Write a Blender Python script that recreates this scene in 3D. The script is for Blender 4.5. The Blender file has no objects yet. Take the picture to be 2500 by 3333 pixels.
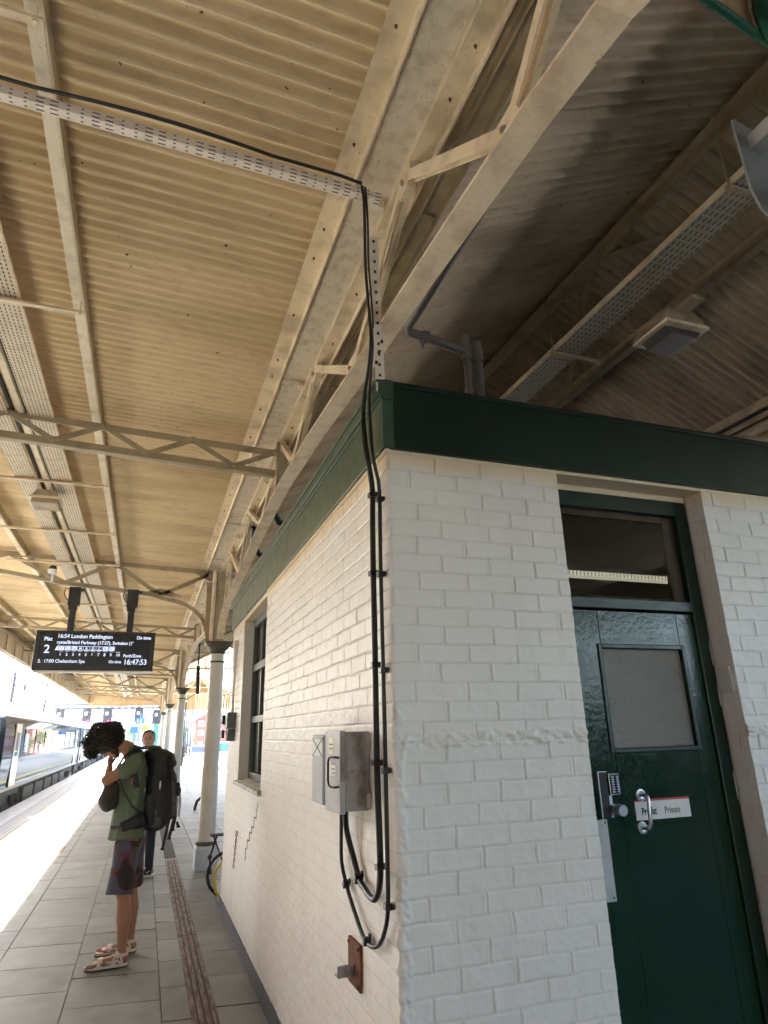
import bpy, bmesh, math, random
import numpy as np
from mathutils import Vector, Matrix
random.seed(7); np.random.seed(7)
R=math.radians; PI=math.pi
S=bpy.context.scene
COL=S.collection
# ------------------------------------------------------------------ camera
cd=bpy.data.cameras.new('camera'); cam=bpy.data.objects.new('camera',cd); COL.objects.link(cam)
cam.location=(0,0,1.69); cam.rotation_mode='XYZ'
cam.rotation_euler=(R(108.86570839),R(1.33040618),R(-19.42656407))
cd.sensor_fit='VERTICAL'; cd.sensor_height=36.0; cd.sensor_width=27.0; cd.lens=2089.4978/3333*36
cd.clip_start=0.05; cd.clip_end=2000
S.camera=cam
# ------------------------------------------------------------------ sky, sun, exposure
SUN_EL=39.5; SUN_AZ=30.0            # azimuth: degrees left (-x) of +y
w=bpy.data.worlds.new('World'); S.world=w; w.use_nodes=True
nt=w.node_tree; bg=nt.nodes['Background']
sky=nt.nodes.new('ShaderNodeTexSky'); sky.sky_type='NISHITA'; sky.sun_disc=False
sky.sun_elevation=R(SUN_EL); sky.sun_rotation=R(-SUN_AZ); sky.dust_density=2.2; sky.air_density=1.0
nt.links.new(sky.outputs[0],bg.inputs[0]); bg.inputs[1].default_value=0.12
sd=bpy.data.lights.new('sun','SUN'); sun=bpy.data.objects.new('sun',sd); COL.objects.link(sun)
sd.energy=4.6; sd.angle=R(0.55); sd.color=(1.0,0.955,0.88)
tos=Vector((-math.sin(R(SUN_AZ))*math.cos(R(SUN_EL)),math.cos(R(SUN_AZ))*math.cos(R(SUN_EL)),math.sin(R(SUN_EL))))
sun.rotation_euler=tos.to_track_quat('Z','Y').to_euler(); sun.location=tos*60
S.view_settings.view_transform='Standard'; S.view_settings.look='None'
S.view_settings.exposure=3.82; S.view_settings.gamma=1.0
S.cycles.max_bounces=14; S.cycles.diffuse_bounces=7; S.cycles.glossy_bounces=5; S.cycles.transmission_bounces=6
try: S.cycles.use_denoising=True
except Exception: pass
# ------------------------------------------------------------------ materials
class NT:
    def __init__(s,name):
        s.m=bpy.data.materials.new(name); s.m.use_nodes=True; s.t=s.m.node_tree; s.b=s.t.nodes['Principled BSDF']
        s.tc=s.t.nodes.new('ShaderNodeTexCoord')
    def n(s,k,**a):
        x=s.t.nodes.new(k)
        for q,v in a.items(): setattr(x,q,v)
        return x
    def l(s,a,b): s.t.links.new(a,b)
    def inp(s,x,i,v):
        if isinstance(v,(int,float)): x.inputs[i].default_value=v
        elif isinstance(v,(tuple,list)): x.inputs[i].default_value=v
        else: s.l(v,x.inputs[i])
    def math(s,op,a,b=None,c=None):
        x=s.n('ShaderNodeMath',operation=op); s.inp(x,0,a)
        if b is not None: s.inp(x,1,b)
        if c is not None: s.inp(x,2,c)
        return x.outputs[0]
    def noise(s,scale,detail=4,stretch=None,rough=.55,co='Object'):
        x=s.n('ShaderNodeTexNoise'); x.inputs['Scale'].default_value=scale; x.inputs['Detail'].default_value=detail; x.inputs['Roughness'].default_value=rough
        src=s.tc.outputs[co]
        if stretch:
            mp=s.n('ShaderNodeMapping'); mp.inputs['Scale'].default_value=stretch; s.l(src,mp.inputs[0]); src=mp.outputs[0]
        s.l(src,x.inputs['Vector']); return x.outputs['Fac']
    def ramp(s,fac,lo,hi):
        x=s.n('ShaderNodeMapRange'); x.interpolation_type='SMOOTHSTEP'; s.inp(x,0,fac); x.inputs[1].default_value=lo; x.inputs[2].default_value=hi
        return x.outputs[0]
    def mix(s,f,a,b):
        x=s.n('ShaderNodeMix',data_type='RGBA'); s.inp(x,0,f)
        for i,v in ((6,a),(7,b)):
            if isinstance(v,tuple): x.inputs[i].default_value=(*v[:3],1)
            else: s.l(v,x.inputs[i])
        return x.outputs[2]
    def bump(s,h,st,dist=.01):
        x=s.n('ShaderNodeBump'); x.inputs['Strength'].default_value=st; x.inputs['Distance'].default_value=dist; s.l(h,x.inputs['Height'])
        s.l(x.outputs[0],s.b.inputs['Normal'])
    def base(s,c,rough=.6,metal=0.,spec=.5):
        if isinstance(c,tuple): s.b.inputs['Base Color'].default_value=(*c,1)
        else: s.l(c,s.b.inputs['Base Color'])
        s.inp(s.b,s.b.inputs.find('Roughness'),rough)
        s.b.inputs['Metallic'].default_value=metal; s.b.inputs['Specular IOR Level'].default_value=spec
        return s.m
def paint(name,c,dirt=None,amt=.5,scale=6,rough=.55,bump=.15,bscale=90,speck=None,metal=0.,stretch=None,spec=.5):
    """painted or weathered surface: patchy tone, optional fine specks"""
    t=NT(name); d=dirt or tuple(x*.6 for x in c)
    f=t.math('MULTIPLY',t.ramp(t.noise(scale,6,stretch),.42,.72),amt)
    col=t.mix(f,c,d)
    f2=t.math('MULTIPLY',t.ramp(t.noise(scale*7,5),.55,.75),amt*.6); col=t.mix(f2,col,d)
    if speck:
        f3=t.ramp(t.noise(speck[1],3,rough=.7),speck[2],speck[2]+.06); col=t.mix(f3,col,speck[0])
    r=t.math('ADD',t.math('MULTIPLY',t.noise(scale*3,3),.25),rough-.12)
    t.base(col,r,metal,spec)
    if bump: t.bump(t.noise(bscale,4),bump,.004)
    return t.m
def flat(name,c,rough=.5,metal=0.,bump=0,bscale=200,spec=.5):
    t=NT(name)
    col=t.mix(t.math('MULTIPLY',t.noise(14,4),.35),c,tuple(x*.72 for x in c)); t.base(col,rough,metal,spec)
    if bump: t.bump(t.noise(bscale,3),bump,.003)
    return t.m
def emis(name,c,st):
    t=NT(name); t.base(tuple(x*.3 for x in c),.5); t.b.inputs['Emission Color'].default_value=(*c,1); t.b.inputs['Emission Strength'].default_value=st; return t.m
def slotted(name,c,ax,pa,da,pb,db,alt=False,dirt=None):
    """perforated sheet: dark slots in rows. ax = axis along the bar"""
    t=NT(name); sp=t.n('ShaderNodeSeparateXYZ'); t.l(t.tc.outputs['Object'],sp.inputs[0])
    u=sp.outputs[ax]; oth=[i for i in range(3) if i!=ax and i!=2] if ax!=2 else [0,1]
    v=t.math('ADD',sp.outputs[oth[0]],sp.outputs[oth[1]]) if ax==2 else (t.math('ADD',sp.outputs[oth[0]],sp.outputs[2]))
    fu=t.math('ABSOLUTE',t.math('SUBTRACT',t.math('FRACT',t.math('DIVIDE',t.math('ADD',u,50),pa)),.5))
    fv=t.math('ABSOLUTE',t.math('SUBTRACT',t.math('FRACT',t.math('DIVIDE',t.math('ADD',v,50),pb)),.5))
    dd=da*.5
    if alt: dd=t.math('ADD',t.math('MULTIPLY',t.math('LESS_THAN',t.math('FRACT',t.math('DIVIDE',t.math('ADD',u,50),pa*4)),.5),da*.32),da*.18)
    m=t.math('MULTIPLY',t.math('LESS_THAN',fu,dd),t.math('LESS_THAN',fv,db*.5))
    col=t.mix(t.math('MULTIPLY',t.ramp(t.noise(12,5),.45,.7),.5),c,dirt or tuple(x*.6 for x in c))
    t.base(t.mix(m,col,(.006,.005,.004)),.55); return t.m
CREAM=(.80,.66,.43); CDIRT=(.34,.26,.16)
M={}
M['roof']=None
def roofmat(name,c,dirt,rg=.26):
    t=NT(name)
    a=t.ramp(t.noise(1.6,6,(.35,1.6,1)),.40,.72); b=t.ramp(t.noise(14,6,(.5,2.2,1)),.5,.72); k=t.ramp(t.noise(60,3,rough=.7),.70,.76)
    k2=t.ramp(t.noise(30,2,rough=.4),.76,.775)
    col=t.mix(t.math('MULTIPLY',a,.75),c,dirt); col=t.mix(t.math('MULTIPLY',b,.45),col,dirt); col=t.mix(t.math('MULTIPLY',k,.55),col,(.16,.10,.05)); col=t.mix(k2,col,(.10,.05,.02))
    t.base(col,t.math('ADD',t.math('MULTIPLY',t.noise(20,4),.25),rg)); t.bump(t.noise(70,4),.12,.004); return t.m
M['roof']=roofmat('cream_sheeting_paint',(.82,.645,.385),(.52,.38,.20))
M['roof2']=roofmat('dark_sheeting_paint',(.54,.43,.285),(.27,.20,.12),.55)  # darker, browner paint than the sheeting over the platform edge
M['cream']=paint('cream_steel_paint',CREAM,CDIRT,.6,5,.5,.25,60,speck=((.14,.07,.03),22,.70))
M['creamflake']=paint('flaking_cream_paint',(.78,.68,.50),(.45,.34,.2),.5,9,.55,.5,45,speck=((.16,.09,.05),40,.66))
M['tan']=paint('tan_steel_paint',(.47,.38,.24),(.26,.19,.11),.6,6,.5,.25,60,speck=((.10,.05,.02),25,.70))
M['trusst']=paint('olive_tan_truss_paint',(.36,.29,.17),(.20,.15,.09),.6,6,.5,.25,60,speck=((.10,.05,.02),25,.70))  # olive tan, taken darker in the colour for the trusses' unlit faces
M['pink']=paint('pinkish_primer_paint',(.80,.67,.48),(.52,.36,.23),.7,7,.55,.5,30,speck=((.20,.08,.04),20,.69))
M['gutter']=paint('mottled_gutter_paint',(.84,.76,.62),(.55,.45,.32),.6,16,.6,.35,70,speck=((.30,.22,.14),60,.64))
M['darkcream']=paint('shaded_cream_paint',(.42,.33,.2),(.2,.14,.08),.7,6,.55,.25,60)  # darker copy of the cream; shade put into the colour of right-hand steelwork
M['brown']=paint('grimy_brown_paint',(.22,.16,.10),(.09,.06,.04),.6,8,.6,.3,60)
M['green']=paint('dark_green_gloss_paint',(.002,.020,.0085),(.0015,.014,.006),.5,5,.34,.12,30)
M['doorg']=paint('very_glossy_door_green',(.0022,.026,.0095),(.0018,.020,.0075),.3,3,.20,.35,40,spec=.40)
M['greenside']=paint('mid_green_paint',(.045,.095,.06),(.028,.06,.04),.5,4,.36,.15,30)
M['white']=None
def wallmat():
    t=NT('white_masonry_paint')
    sp=t.n('ShaderNodeSeparateXYZ'); t.l(t.tc.outputs['Object'],sp.inputs[0])
    a=t.ramp(t.noise(2.2,6),.45,.75); b=t.ramp(t.noise(28,5,rough=.7),.58,.78); s=t.ramp(t.noise(1.3,4,(6,6,.5)),.55,.8)
    col=t.mix(t.math('MULTIPLY',a,.28),(.86,.84,.785),(.70,.67,.60)); col=t.mix(t.math('MULTIPLY',b,.22),col,(.5,.46,.38)); col=t.mix(t.math('MULTIPLY',s,.22),col,(.62,.60,.56))
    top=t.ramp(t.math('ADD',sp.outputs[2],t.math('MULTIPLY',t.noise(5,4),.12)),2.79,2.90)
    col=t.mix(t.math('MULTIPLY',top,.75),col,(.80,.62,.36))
    def band(o,a,b,w_): return t.math('MULTIPLY',t.ramp(o,a-w_,a+w_),t.math('SUBTRACT',1.0,t.ramp(o,b-w_,b+w_)))
    wz=t.math('ADD',sp.outputs[1],t.math('MULTIPLY',t.noise(14,4),.06)); rm=t.math('MULTIPLY',band(wz,.41,.53,.03),band(sp.outputs[2],1.12,1.40,.06)); rm=t.math('MULTIPLY',rm,t.ramp(t.noise(9,5,(1,5,.6)),.35,.62)); col=t.mix(t.math('MULTIPLY',rm,.75),col,(.60,.42,.20))
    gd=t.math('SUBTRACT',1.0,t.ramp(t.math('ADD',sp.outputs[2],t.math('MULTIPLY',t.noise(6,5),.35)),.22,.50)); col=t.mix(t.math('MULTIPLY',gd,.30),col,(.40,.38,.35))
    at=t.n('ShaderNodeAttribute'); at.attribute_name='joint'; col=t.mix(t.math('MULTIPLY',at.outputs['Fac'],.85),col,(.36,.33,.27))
    t.base(col,.48)
    t.bump(t.math('ADD',t.noise(55,5),t.math('MULTIPLY',t.noise(240,3),.5)),.22,.004); return t.m
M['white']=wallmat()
M['skirt']=paint('dark_grey_skirting_paint',(.06,.065,.08),(.1,.1,.1),.5,14,.6,.3)
M['black']=flat('black_rubber',(.012,.011,.010),.38,0,.1)
M['blackm']=flat('black_matt',(.015,.015,.017),.6)
M['iron']=flat('painted_iron_white',(.62,.60,.54),.4,0,.1)
M['shaft']=paint('off_white_column_paint',(.66,.63,.55),(.5,.46,.38),.4,4,.4,.15,40)
M['basew']=paint('pale_blue_grey_plinth_paint',(.55,.59,.66),(.38,.4,.42),.5,12,.5,.5,30)
M['capd']=paint('dark_weathered_capital_paint',(.10,.085,.055),(.04,.045,.03),.6,9,.5,.3)
M['capg']=flat('deep_green_band',(.02,.05,.04),.4)
M['steel']=flat('brushed_steel',(.62,.62,.62),.28,1.)
M['alu']=paint('grey_box_paint',(.50,.51,.52),(.34,.33,.31),.6,8,.45,.2,speck=((.26,.14,.06),11,.66))
M['boxworn']=paint('worn_grey_box_paint',(.42,.42,.42),(.15,.11,.085),1.0,13,.5,.35,speck=((.30,.13,.03),13,.64),stretch=(1,1,.45))
M['boxdark']=paint('slate_blue_box',(.16,.19,.25),(.11,.13,.16),.4,6,.4,.1)
M['label']=flat('white_label',(.8,.8,.78),.5); M['strapb']=flat('belt_black',(.008,.008,.010),.6); M['yellow']=flat('pale_yellow_label',(.75,.70,.42),.5)
M['red']=flat('red_print',(.55,.03,.03),.45); M['ink']=flat('black_print',(.015,.015,.015),.5)
M['rust']=paint('rusty_plate',(.20,.075,.035),(.06,.03,.02),.9,16,.8,.6,speck=((.35,.14,.05),30,.6))
M['coat']=flat('slate_green_grey_box',(.10,.125,.12),.45)
M['hinge']=flat('pale_metal_hinge',(.5,.5,.47),.4,.5)
M['conduit']=flat('dusty_dark_pipe',(.13,.115,.095),.45)
M['greypl']=paint('grey_metal_plate',(.20,.215,.22),(.12,.12,.12),.5,12,.5,.3)
M['galv']=flat('galvanised_edge',(.45,.47,.46),.45,.3)
M['greenbr']=paint('glossy_green_bracket',(.02,.12,.075),(.015,.06,.045),.4,8,.3,.2)
M['glassd']=None
def glass(name,c,rough=.03,bump=0,bs=60):
    t=NT(name); t.base(c,rough); 
    if bump:
        x=t.n('ShaderNodeTexVoronoi'); x.inputs['Scale'].default_value=bs; t.l(t.tc.outputs['Object'],x.inputs['Vector']); t.bump(x.outputs['Distance'],bump,.004)
    return t.m
M['paneback']=glass('old_window_glass',(.02,.02,.018),.05)
def seeglass():
    t=NT('clear_fanlight_glass'); t.b.inputs['Base Color'].default_value=(.75,.78,.76,1); t.b.inputs['Roughness'].default_value=.02
    t.b.inputs['Transmission Weight'].default_value=1.0; t.b.inputs['IOR'].default_value=1.45; t.b.inputs['Specular IOR Level'].default_value=1.0; return t.m
M['seeglass']=seeglass()
M['frost']=glass('obscured_textured_glass',(.24,.23,.205),.16,1.0,115)
M['textw']=emis('display_lettering',(.68,.76,1.0),.10)
M['screen']=flat('black_display_glass',(.018,.018,.018),.25)
M['casing']=flat('black_display_casing',(.03,.028,.026),.4)
M['silver']=flat('silver_display_trim',(.62,.6,.55),.3,.4)
M['sigred']=emis('red_signal_lamp',(1.0,.02,.06),.7)
M['tube']=emis('dim_ceiling_tube',(1.0,.92,.70),.05)
def slabmat():
    t=NT('concrete_paving_slab'); at=t.n('ShaderNodeAttribute'); at.attribute_name='tint'
    a=t.ramp(t.noise(3,6),.4,.75); b=t.ramp(t.noise(45,5,rough=.7),.5,.75)
    col=t.mix(t.math('MULTIPLY',a,.4),(.175,.184,.178),(.095,.098,.092)); col=t.mix(t.math('MULTIPLY',b,.3),col,(.2,.19,.17))
    st=t.ramp(t.noise(.9,6,(1,.6,1),.65),.50,.66); col=t.mix(t.math('MULTIPLY',st,.45),col,(.15,.145,.13)); gm=t.ramp(t.noise(26,2,rough=.3),.765,.79); col=t.mix(gm,col,(.36,.35,.33))
    x=t.n('ShaderNodeMix',data_type='RGBA',blend_type='MULTIPLY'); x.inputs[0].default_value=1; t.l(col,x.inputs[6]); t.l(at.outputs['Color'],x.inputs[7])
    t.base(x.outputs[2],t.math('ADD',t.math('MULTIPLY',t.noise(5,4),.3),.38)); t.bump(t.noise(160,5,rough=.7),.3,.004); return t.m
M['slab']=slabmat(); M['joint']=flat('dark_joint_sand',(.055,.05,.042),.95)
M['coping']=paint('pale_coping_concrete',(.50,.50,.49),(.38,.37,.36),.5,6,.7,.3)
def ridged():
    t=NT('ribbed_dark_tactile_strip'); sp=t.n('ShaderNodeSeparateXYZ'); t.l(t.tc.outputs['Object'],sp.inputs[0])
    f=t.math('FRACT',t.math('DIVIDE',t.math('ADD',sp.outputs[0],20.),.082)); m=t.math('GREATER_THAN',f,.45)
    t.base(t.mix(m,(.20,.20,.205),(.085,.085,.09)),.6); return t.m
M['tact']=ridged()
M['yline']=paint('worn_yellow_line_paint',(.44,.33,.06),(.30,.24,.10),.6,12,.6,.2)
M['redpatch']=paint('faded_red_patch',(.22,.06,.035),(.17,.08,.05),.6,10,.7,.2)
M['ballast']=paint('track_ballast',(.36,.33,.29),(.22,.20,.17),.9,18,.9,1.0,24)
M['ground']=paint('pale_ground',(.48,.46,.42),(.18,.17,.14),.7,.2,.9,.3)
def drainm():
    t=NT('worn_red_brown_drain_channel'); sp=t.n('ShaderNodeSeparateXYZ'); t.l(t.tc.outputs['Object'],sp.inputs[0])
    a=t.ramp(t.noise(9,6,(4,.6,1)),.38,.66)
    col=t.mix(a,(.085,.045,.036),(.20,.17,.15)); t.base(col,.7); t.bump(t.noise(90,4),.4,.004); return t.m
M['drain']=drainm(); M['draindark']=flat('dark_drain_slot',(.05,.028,.024),.8)
M['traybase']=slotted('perforated_cream_tray',(.66,.56,.40),1,.034,.55,.0245,.30)
M['traydark']=slotted('perforated_dusty_tray',(.40,.345,.25),1,.050,.62,.036,.22)
M['strutx']=slotted('slotted_pinkish_channel',(.84,.74,.62),0,.049,.60,.0205,.27,True)
M['strutz']=slotted('slotted_pinkish_channel_upright',(.80,.70,.56),2,.05,.34,.30,.05)
M['bodyg']=None
def trainmat():
    t=NT('glossy_dark_green_coachwork'); a=t.noise(3,3); T_=t.t; d=T_.nodes.new('ShaderNodeBsdfDiffuse'); g_=T_.nodes.new('ShaderNodeBsdfGlossy'); m=T_.nodes.new('ShaderNodeMixShader')
    t.l(t.mix(a,(.012,.026,.034),(.026,.042,.055)),d.inputs[0]); g_.inputs[0].default_value=(.62,.66,.74,1); g_.inputs['Roughness'].default_value=.06; m.inputs[0].default_value=.24
    bp=T_.nodes.new('ShaderNodeBump'); bp.inputs['Strength'].default_value=.06; bp.inputs['Distance'].default_value=.05; t.l(t.noise(1.6,2),bp.inputs['Height']); t.l(bp.outputs[0],g_.inputs['Normal'])
    t.l(d.outputs[0],m.inputs[1]); t.l(g_.outputs[0],m.inputs[2]); t.l(m.outputs[0],T_.nodes['Material Output'].inputs[0]); return t.m
M['bodyg']=trainmat(); M['troof']=paint('pale_train_roof',(.85,.85,.84),(.70,.70,.69),.4,1,.35,0)
M['twin']=glass('train_window_glass',(.01,.012,.014),.02); M['tdoor']=flat('train_door_green_grey',(.07,.10,.095),.12)
M['under']=paint('dark_underframe',(.05,.043,.036),(.02,.018,.015),.6,6,.8,.2)
M['skin']=flat('tanned_skin',(.36,.175,.105),.45,0,.1,120); M['skinp']=flat('pale_skin',(.50,.28,.19),.5)
M['hair']=paint('black_brown_curly_hair',(.018,.012,.009),(.045,.028,.02),.6,60,.7,1.0,120)
M['beard']=flat('dark_stubble',(.05,.03,.02),.8)
def shirtm():
    t=NT('green_checked_cotton'); sp=t.n('ShaderNodeSeparateXYZ'); t.l(t.tc.outputs['Object'],sp.inputs[0])
    def ln(o,p,w): return t.math('LESS_THAN',t.math('FRACT',t.math('DIVIDE',t.math('ADD',o,9),p)),w)
    m=t.math('MAXIMUM',ln(sp.outputs[2],.032,.14),ln(t.math('ADD',sp.outputs[0],sp.outputs[1]),.038,.12))
    col=t.mix(t.noise(9,4),(.085,.125,.075),(.118,.160,.098)); col=t.mix(t.math('MULTIPLY',m,.45),col,(.16,.21,.13)); t.base(col,.8); t.bump(t.noise(16,4),.5,.012); return t.m
M['shirt']=shirtm()
def shortsm():
    t=NT('slate_and_maroon_shorts_cloth'); f=t.ramp(t.noise(5.5,2,rough=.3),.52,.545); g=t.ramp(t.noise(5.5,2,rough=.3),.50,.52)
    col=t.mix(g,(.060,.064,.095),(.13,.02,.03)); col=t.mix(f,col,(.02,.014,.018)); t.base(col,.75); t.bump(t.noise(14,3),.4,.012); return t.m
M['shorts']=shortsm()
M['pack']=paint('black_pack_nylon',(.008,.009,.012),(.020,.021,.026),.7,7,.55,.5,30); M['packg']=flat('grey_pack_panel',(.055,.058,.066),.55,0,.3,60)
M['strap']=flat('black_webbing',(.014,.014,.016),.6); M['olive']=paint('olive_brown_bag_cloth',(.055,.048,.036),(.03,.026,.02),.6,14,.8,.5,70)
M['sandal']=flat('off_white_sandal',(.72,.66,.60),.6); M['sole']=flat('dark_sole',(.04,.038,.04),.7); M['jeans']=flat('dark_navy_denim',(.012,.014,.022),.8,0,.3,80)
M['shoew']=flat('white_rubber_sole',(.7,.7,.68),.5); M['shoeb']=flat('black_canvas',(.02,.02,.02),.7); M['orange']=flat('orange_red_tag',(.65,.10,.05),.5)
M['concr']=paint('pale_render',(.62,.60,.56),(.5,.48,.45),.4,.4,.8,0); M['brick']=paint('red_brick_wall',(.26,.085,.06),(.18,.06,.05),.5,.8,.85,0)
M['slate']=flat('slate_roof',(.12,.12,.14),.7); M['blue']=flat('bright_blue_sign',(.02,.14,.62),.4); M['hblue']=flat('pale_blue_cladding',(.34,.45,.62),.5)
M['winfar']=flat('distant_window',(.10,.12,.15),.2); M['gantry']=flat('grey_gantry_steel',(.035,.038,.045),.7); M['teal']=flat('teal_container',(.05,.26,.22),.5)
M['ywarn']=flat('yellow_warning',(.8,.55,.04),.5); M['valance']=paint('ochre_valance_boards',(.58,.40,.20),(.40,.26,.12),.6,3,.6,.2,20,stretch=(1,6,.4))
M['yellowp']=flat('yellow_cycle_paint',(.62,.52,.05),.35); M['leaf']=paint('hazy_green_leaves',(.10,.16,.05),(.05,.09,.03),.7,3,.9,0)
M['inner']=flat('dim_room_wall',(.42,.36,.28),.8); M['lampd']=flat('dark_lamp_glass',(.05,.038,.025),.45)
# ------------------------------------------------------------------ mesh helpers
class MB:
    def __init__(s): s.v=[]; s.f=[]
    def add(s,v,f):
        o=len(s.v); s.v+=[tuple(q) for q in v]; s.f+=[tuple(i+o for i in q) for q in f]; return s
    def box(s,x0,x1,y0,y1,z0,z1):
        v=[(x,y,z) for x in (x0,x1) for y in (y0,y1) for z in (z0,z1)]
        return s.add(v,[(0,1,3,2),(4,6,7,5),(0,4,5,1),(2,3,7,6),(0,2,6,4),(1,5,7,3)])
    def bar(s,p0,p1,w,h,up=(0,0,1)):
        p0=Vector(p0);p1=Vector(p1);d=(p1-p0).normalized();u=Vector(up);a=d.cross(u)
        if a.length<1e-4: a=d.cross(Vector((0,1,0)))
        a.normalize();b=a.cross(d).normalized();v=[]
        for p in (p0,p1):
            for i,j in ((-1,-1),(1,-1),(1,1),(-1,1)): v.append(p+a*(w/2*i)+b*(h/2*j))
        return s.add(v,[(0,3,2,1),(4,5,6,7),(0,1,5,4),(1,2,6,5),(2,3,7,6),(3,0,4,7)])
    def tube(s,pts,r,n=8,caps=True):
        pts=[Vector(p) for p in pts]; rs=r if isinstance(r,(list,tuple)) else [r]*len(pts)
        v=[];f=[];ref=None
        for i,p in enumerate(pts):
            d=(pts[min(i+1,len(pts)-1)]-pts[max(i-1,0)]).normalized()
            if ref is None:
                ref=d.cross(Vector((0,0,1)))
                if ref.length<1e-3: ref=d.cross(Vector((0,1,0)))
            ref=(ref-d*ref.dot(d)).normalized(); b=d.cross(ref)
            for k in range(n):
                a=2*PI*k/n; v.append(p+(ref*math.cos(a)+b*math.sin(a))*rs[i])
        for i in range(len(pts)-1):
            for k in range(n): f.append((i*n+k,i*n+(k+1)%n,(i+1)*n+(k+1)%n,(i+1)*n+k))
        if caps: f.append(tuple(range(n-1,-1,-1))); f.append(tuple((len(pts)-1)*n+k for k in range(n)))
        return s.add(v,f)
    def lathe(s,prof,c=(0,0,0),n=24,axis='z'):
        v=[];f=[]
        for r,h in prof:
            for k in range(n):
                a=2*PI*k/n; q=(r*math.cos(a),r*math.sin(a),h)
                if axis=='y': q=(q[0],q[2],q[1])
                if axis=='x': q=(q[2],q[0],q[1])
                v.append((q[0]+c[0],q[1]+c[1],q[2]+c[2]))
        for i in range(len(prof)-1):
            for k in range(n): f.append((i*n+k,i*n+(k+1)%n,(i+1)*n+(k+1)%n,(i+1)*n+k))
        f.append(tuple(range(n-1,-1,-1))); f.append(tuple((len(prof)-1)*n+k for k in range(n)))
        return s.add(v,f)
    def prism(s,poly,a0,a1,axis='y'):
        n=len(poly);v=[]
        for a in (a0,a1):
            for p,q in poly: v.append({'y':(p,a,q),'x':(a,p,q),'z':(p,q,a)}[axis])
        f=[tuple(range(n)),tuple(range(2*n-1,n-1,-1))]+[(i,i+n,(i+1)%n+n,(i+1)%n) for i in range(n)]
        return s.add(v,f)
    def ball(s,c,r,n=8,m=5,sc=(1,1,1)):
        v=[];f=[]
        for i in range(m+1):
            t=PI*i/m
            for k in range(n):
                a=2*PI*k/n; v.append((c[0]+r*sc[0]*math.sin(t)*math.cos(a),c[1]+r*sc[1]*math.sin(t)*math.sin(a),c[2]+r*sc[2]*math.cos(t)))
        for i in range(m):
            for k in range(n): f.append((i*n+k,i*n+(k+1)%n,(i+1)*n+(k+1)%n,(i+1)*n+k))
        return s.add(v,f)
    def cap(s,p0,r0,p1,r1,fl=(1,1),side=(0,1,0),n=14,m=4):
        """closed tapered capsule; fl scales the section along side / across"""
        p0=Vector(p0);p1=Vector(p1);d=(p1-p0);L=d.length or 1e-4;d=d/L if L>1e-4 else Vector((0,0,1))
        u=Vector(side);u=(u-d*u.dot(d))
        if u.length<1e-3: u=d.orthogonal()
        u.normalize();b=d.cross(u);prof=[]
        for i in range(m+1):
            t=PI/2*i/m; prof.append((p0-d*r0*math.cos(t)*min(fl),max(r0*math.sin(t),1e-4)))
        for i in range(m+1):
            t=PI/2*i/m; prof.append((p1+d*r1*math.sin(t)*min(fl),max(r1*math.cos(t),1e-4)))
        v=[];f=[]
        for c,r in prof:
            for k in range(n):
                a=2*PI*k/n; v.append(c+u*(r*fl[0]*math.cos(a))+b*(r*fl[1]*math.sin(a)))
        q=len(prof)
        for i in range(q-1):
            for k in range(n): f.append((i*n+k,i*n+(k+1)%n,(i+1)*n+(k+1)%n,(i+1)*n+k))
        f.append(tuple(range(n-1,-1,-1))); f.append(tuple((q-1)*n+k for k in range(n)))
        return s.add(v,f)
    def mesh(s,name,off=(0,0,0)):
        me=bpy.data.meshes.new(name); me.from_pydata([(a-off[0],b-off[1],c-off[2]) for a,b,c in s.v],[],s.f)
        bm=bmesh.new(); bm.from_mesh(me); bmesh.ops.recalc_face_normals(bm,faces=bm.faces); bm.to_mesh(me); bm.free(); return me
def wloc(p):
    l=Vector((0,0,0))
    while p is not None: l+=Vector(p.location); p=p.parent
    return l
def obj(name,mb,mat,parent=None,smooth=False,bevel=0,kind=None,label=None,cat=None,group=None,local=False):
    me=mb.mesh(name,(0,0,0) if local else wloc(parent)) if isinstance(mb,MB) else mb
    me.materials.clear(); me.materials.append(mat if not isinstance(mat,str) else M[mat])
    o=bpy.data.objects.new(name,me); COL.objects.link(o); o.parent=parent
    if smooth:
        for p in me.polygons: p.use_smooth=True
        md=o.modifiers.new('edge','EDGE_SPLIT'); md.split_angle=R(40)
    if bevel:
        b=o.modifiers.new('bevel','BEVEL'); b.width=bevel; b.segments=2; b.limit_method='ANGLE'; b.angle_limit=R(40)
    tag(o,label,cat,group,kind); return o
def tag(o,label=None,cat=None,group=None,kind=None):
    for k,v in (('label',label),('category',cat),('group',group),('kind',kind)):
        if v: o[k]=v
    return o
def thing(name,label,cat,loc=(0,0,0),group=None):
    o=bpy.data.objects.new(name,None); COL.objects.link(o); o.location=loc; o.empty_display_size=.1
    return tag(o,label,cat,group)
def struct(name,mb,mat,**k): return obj(name,mb,mat,kind='structure',**k)
def copy_tree(o,parent=None):
    c=o.copy(); COL.objects.link(c); c.parent=parent
    for ch in [q for q in bpy.data.objects if q.parent==o]: copy_tree(ch,c)
    return c
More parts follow.
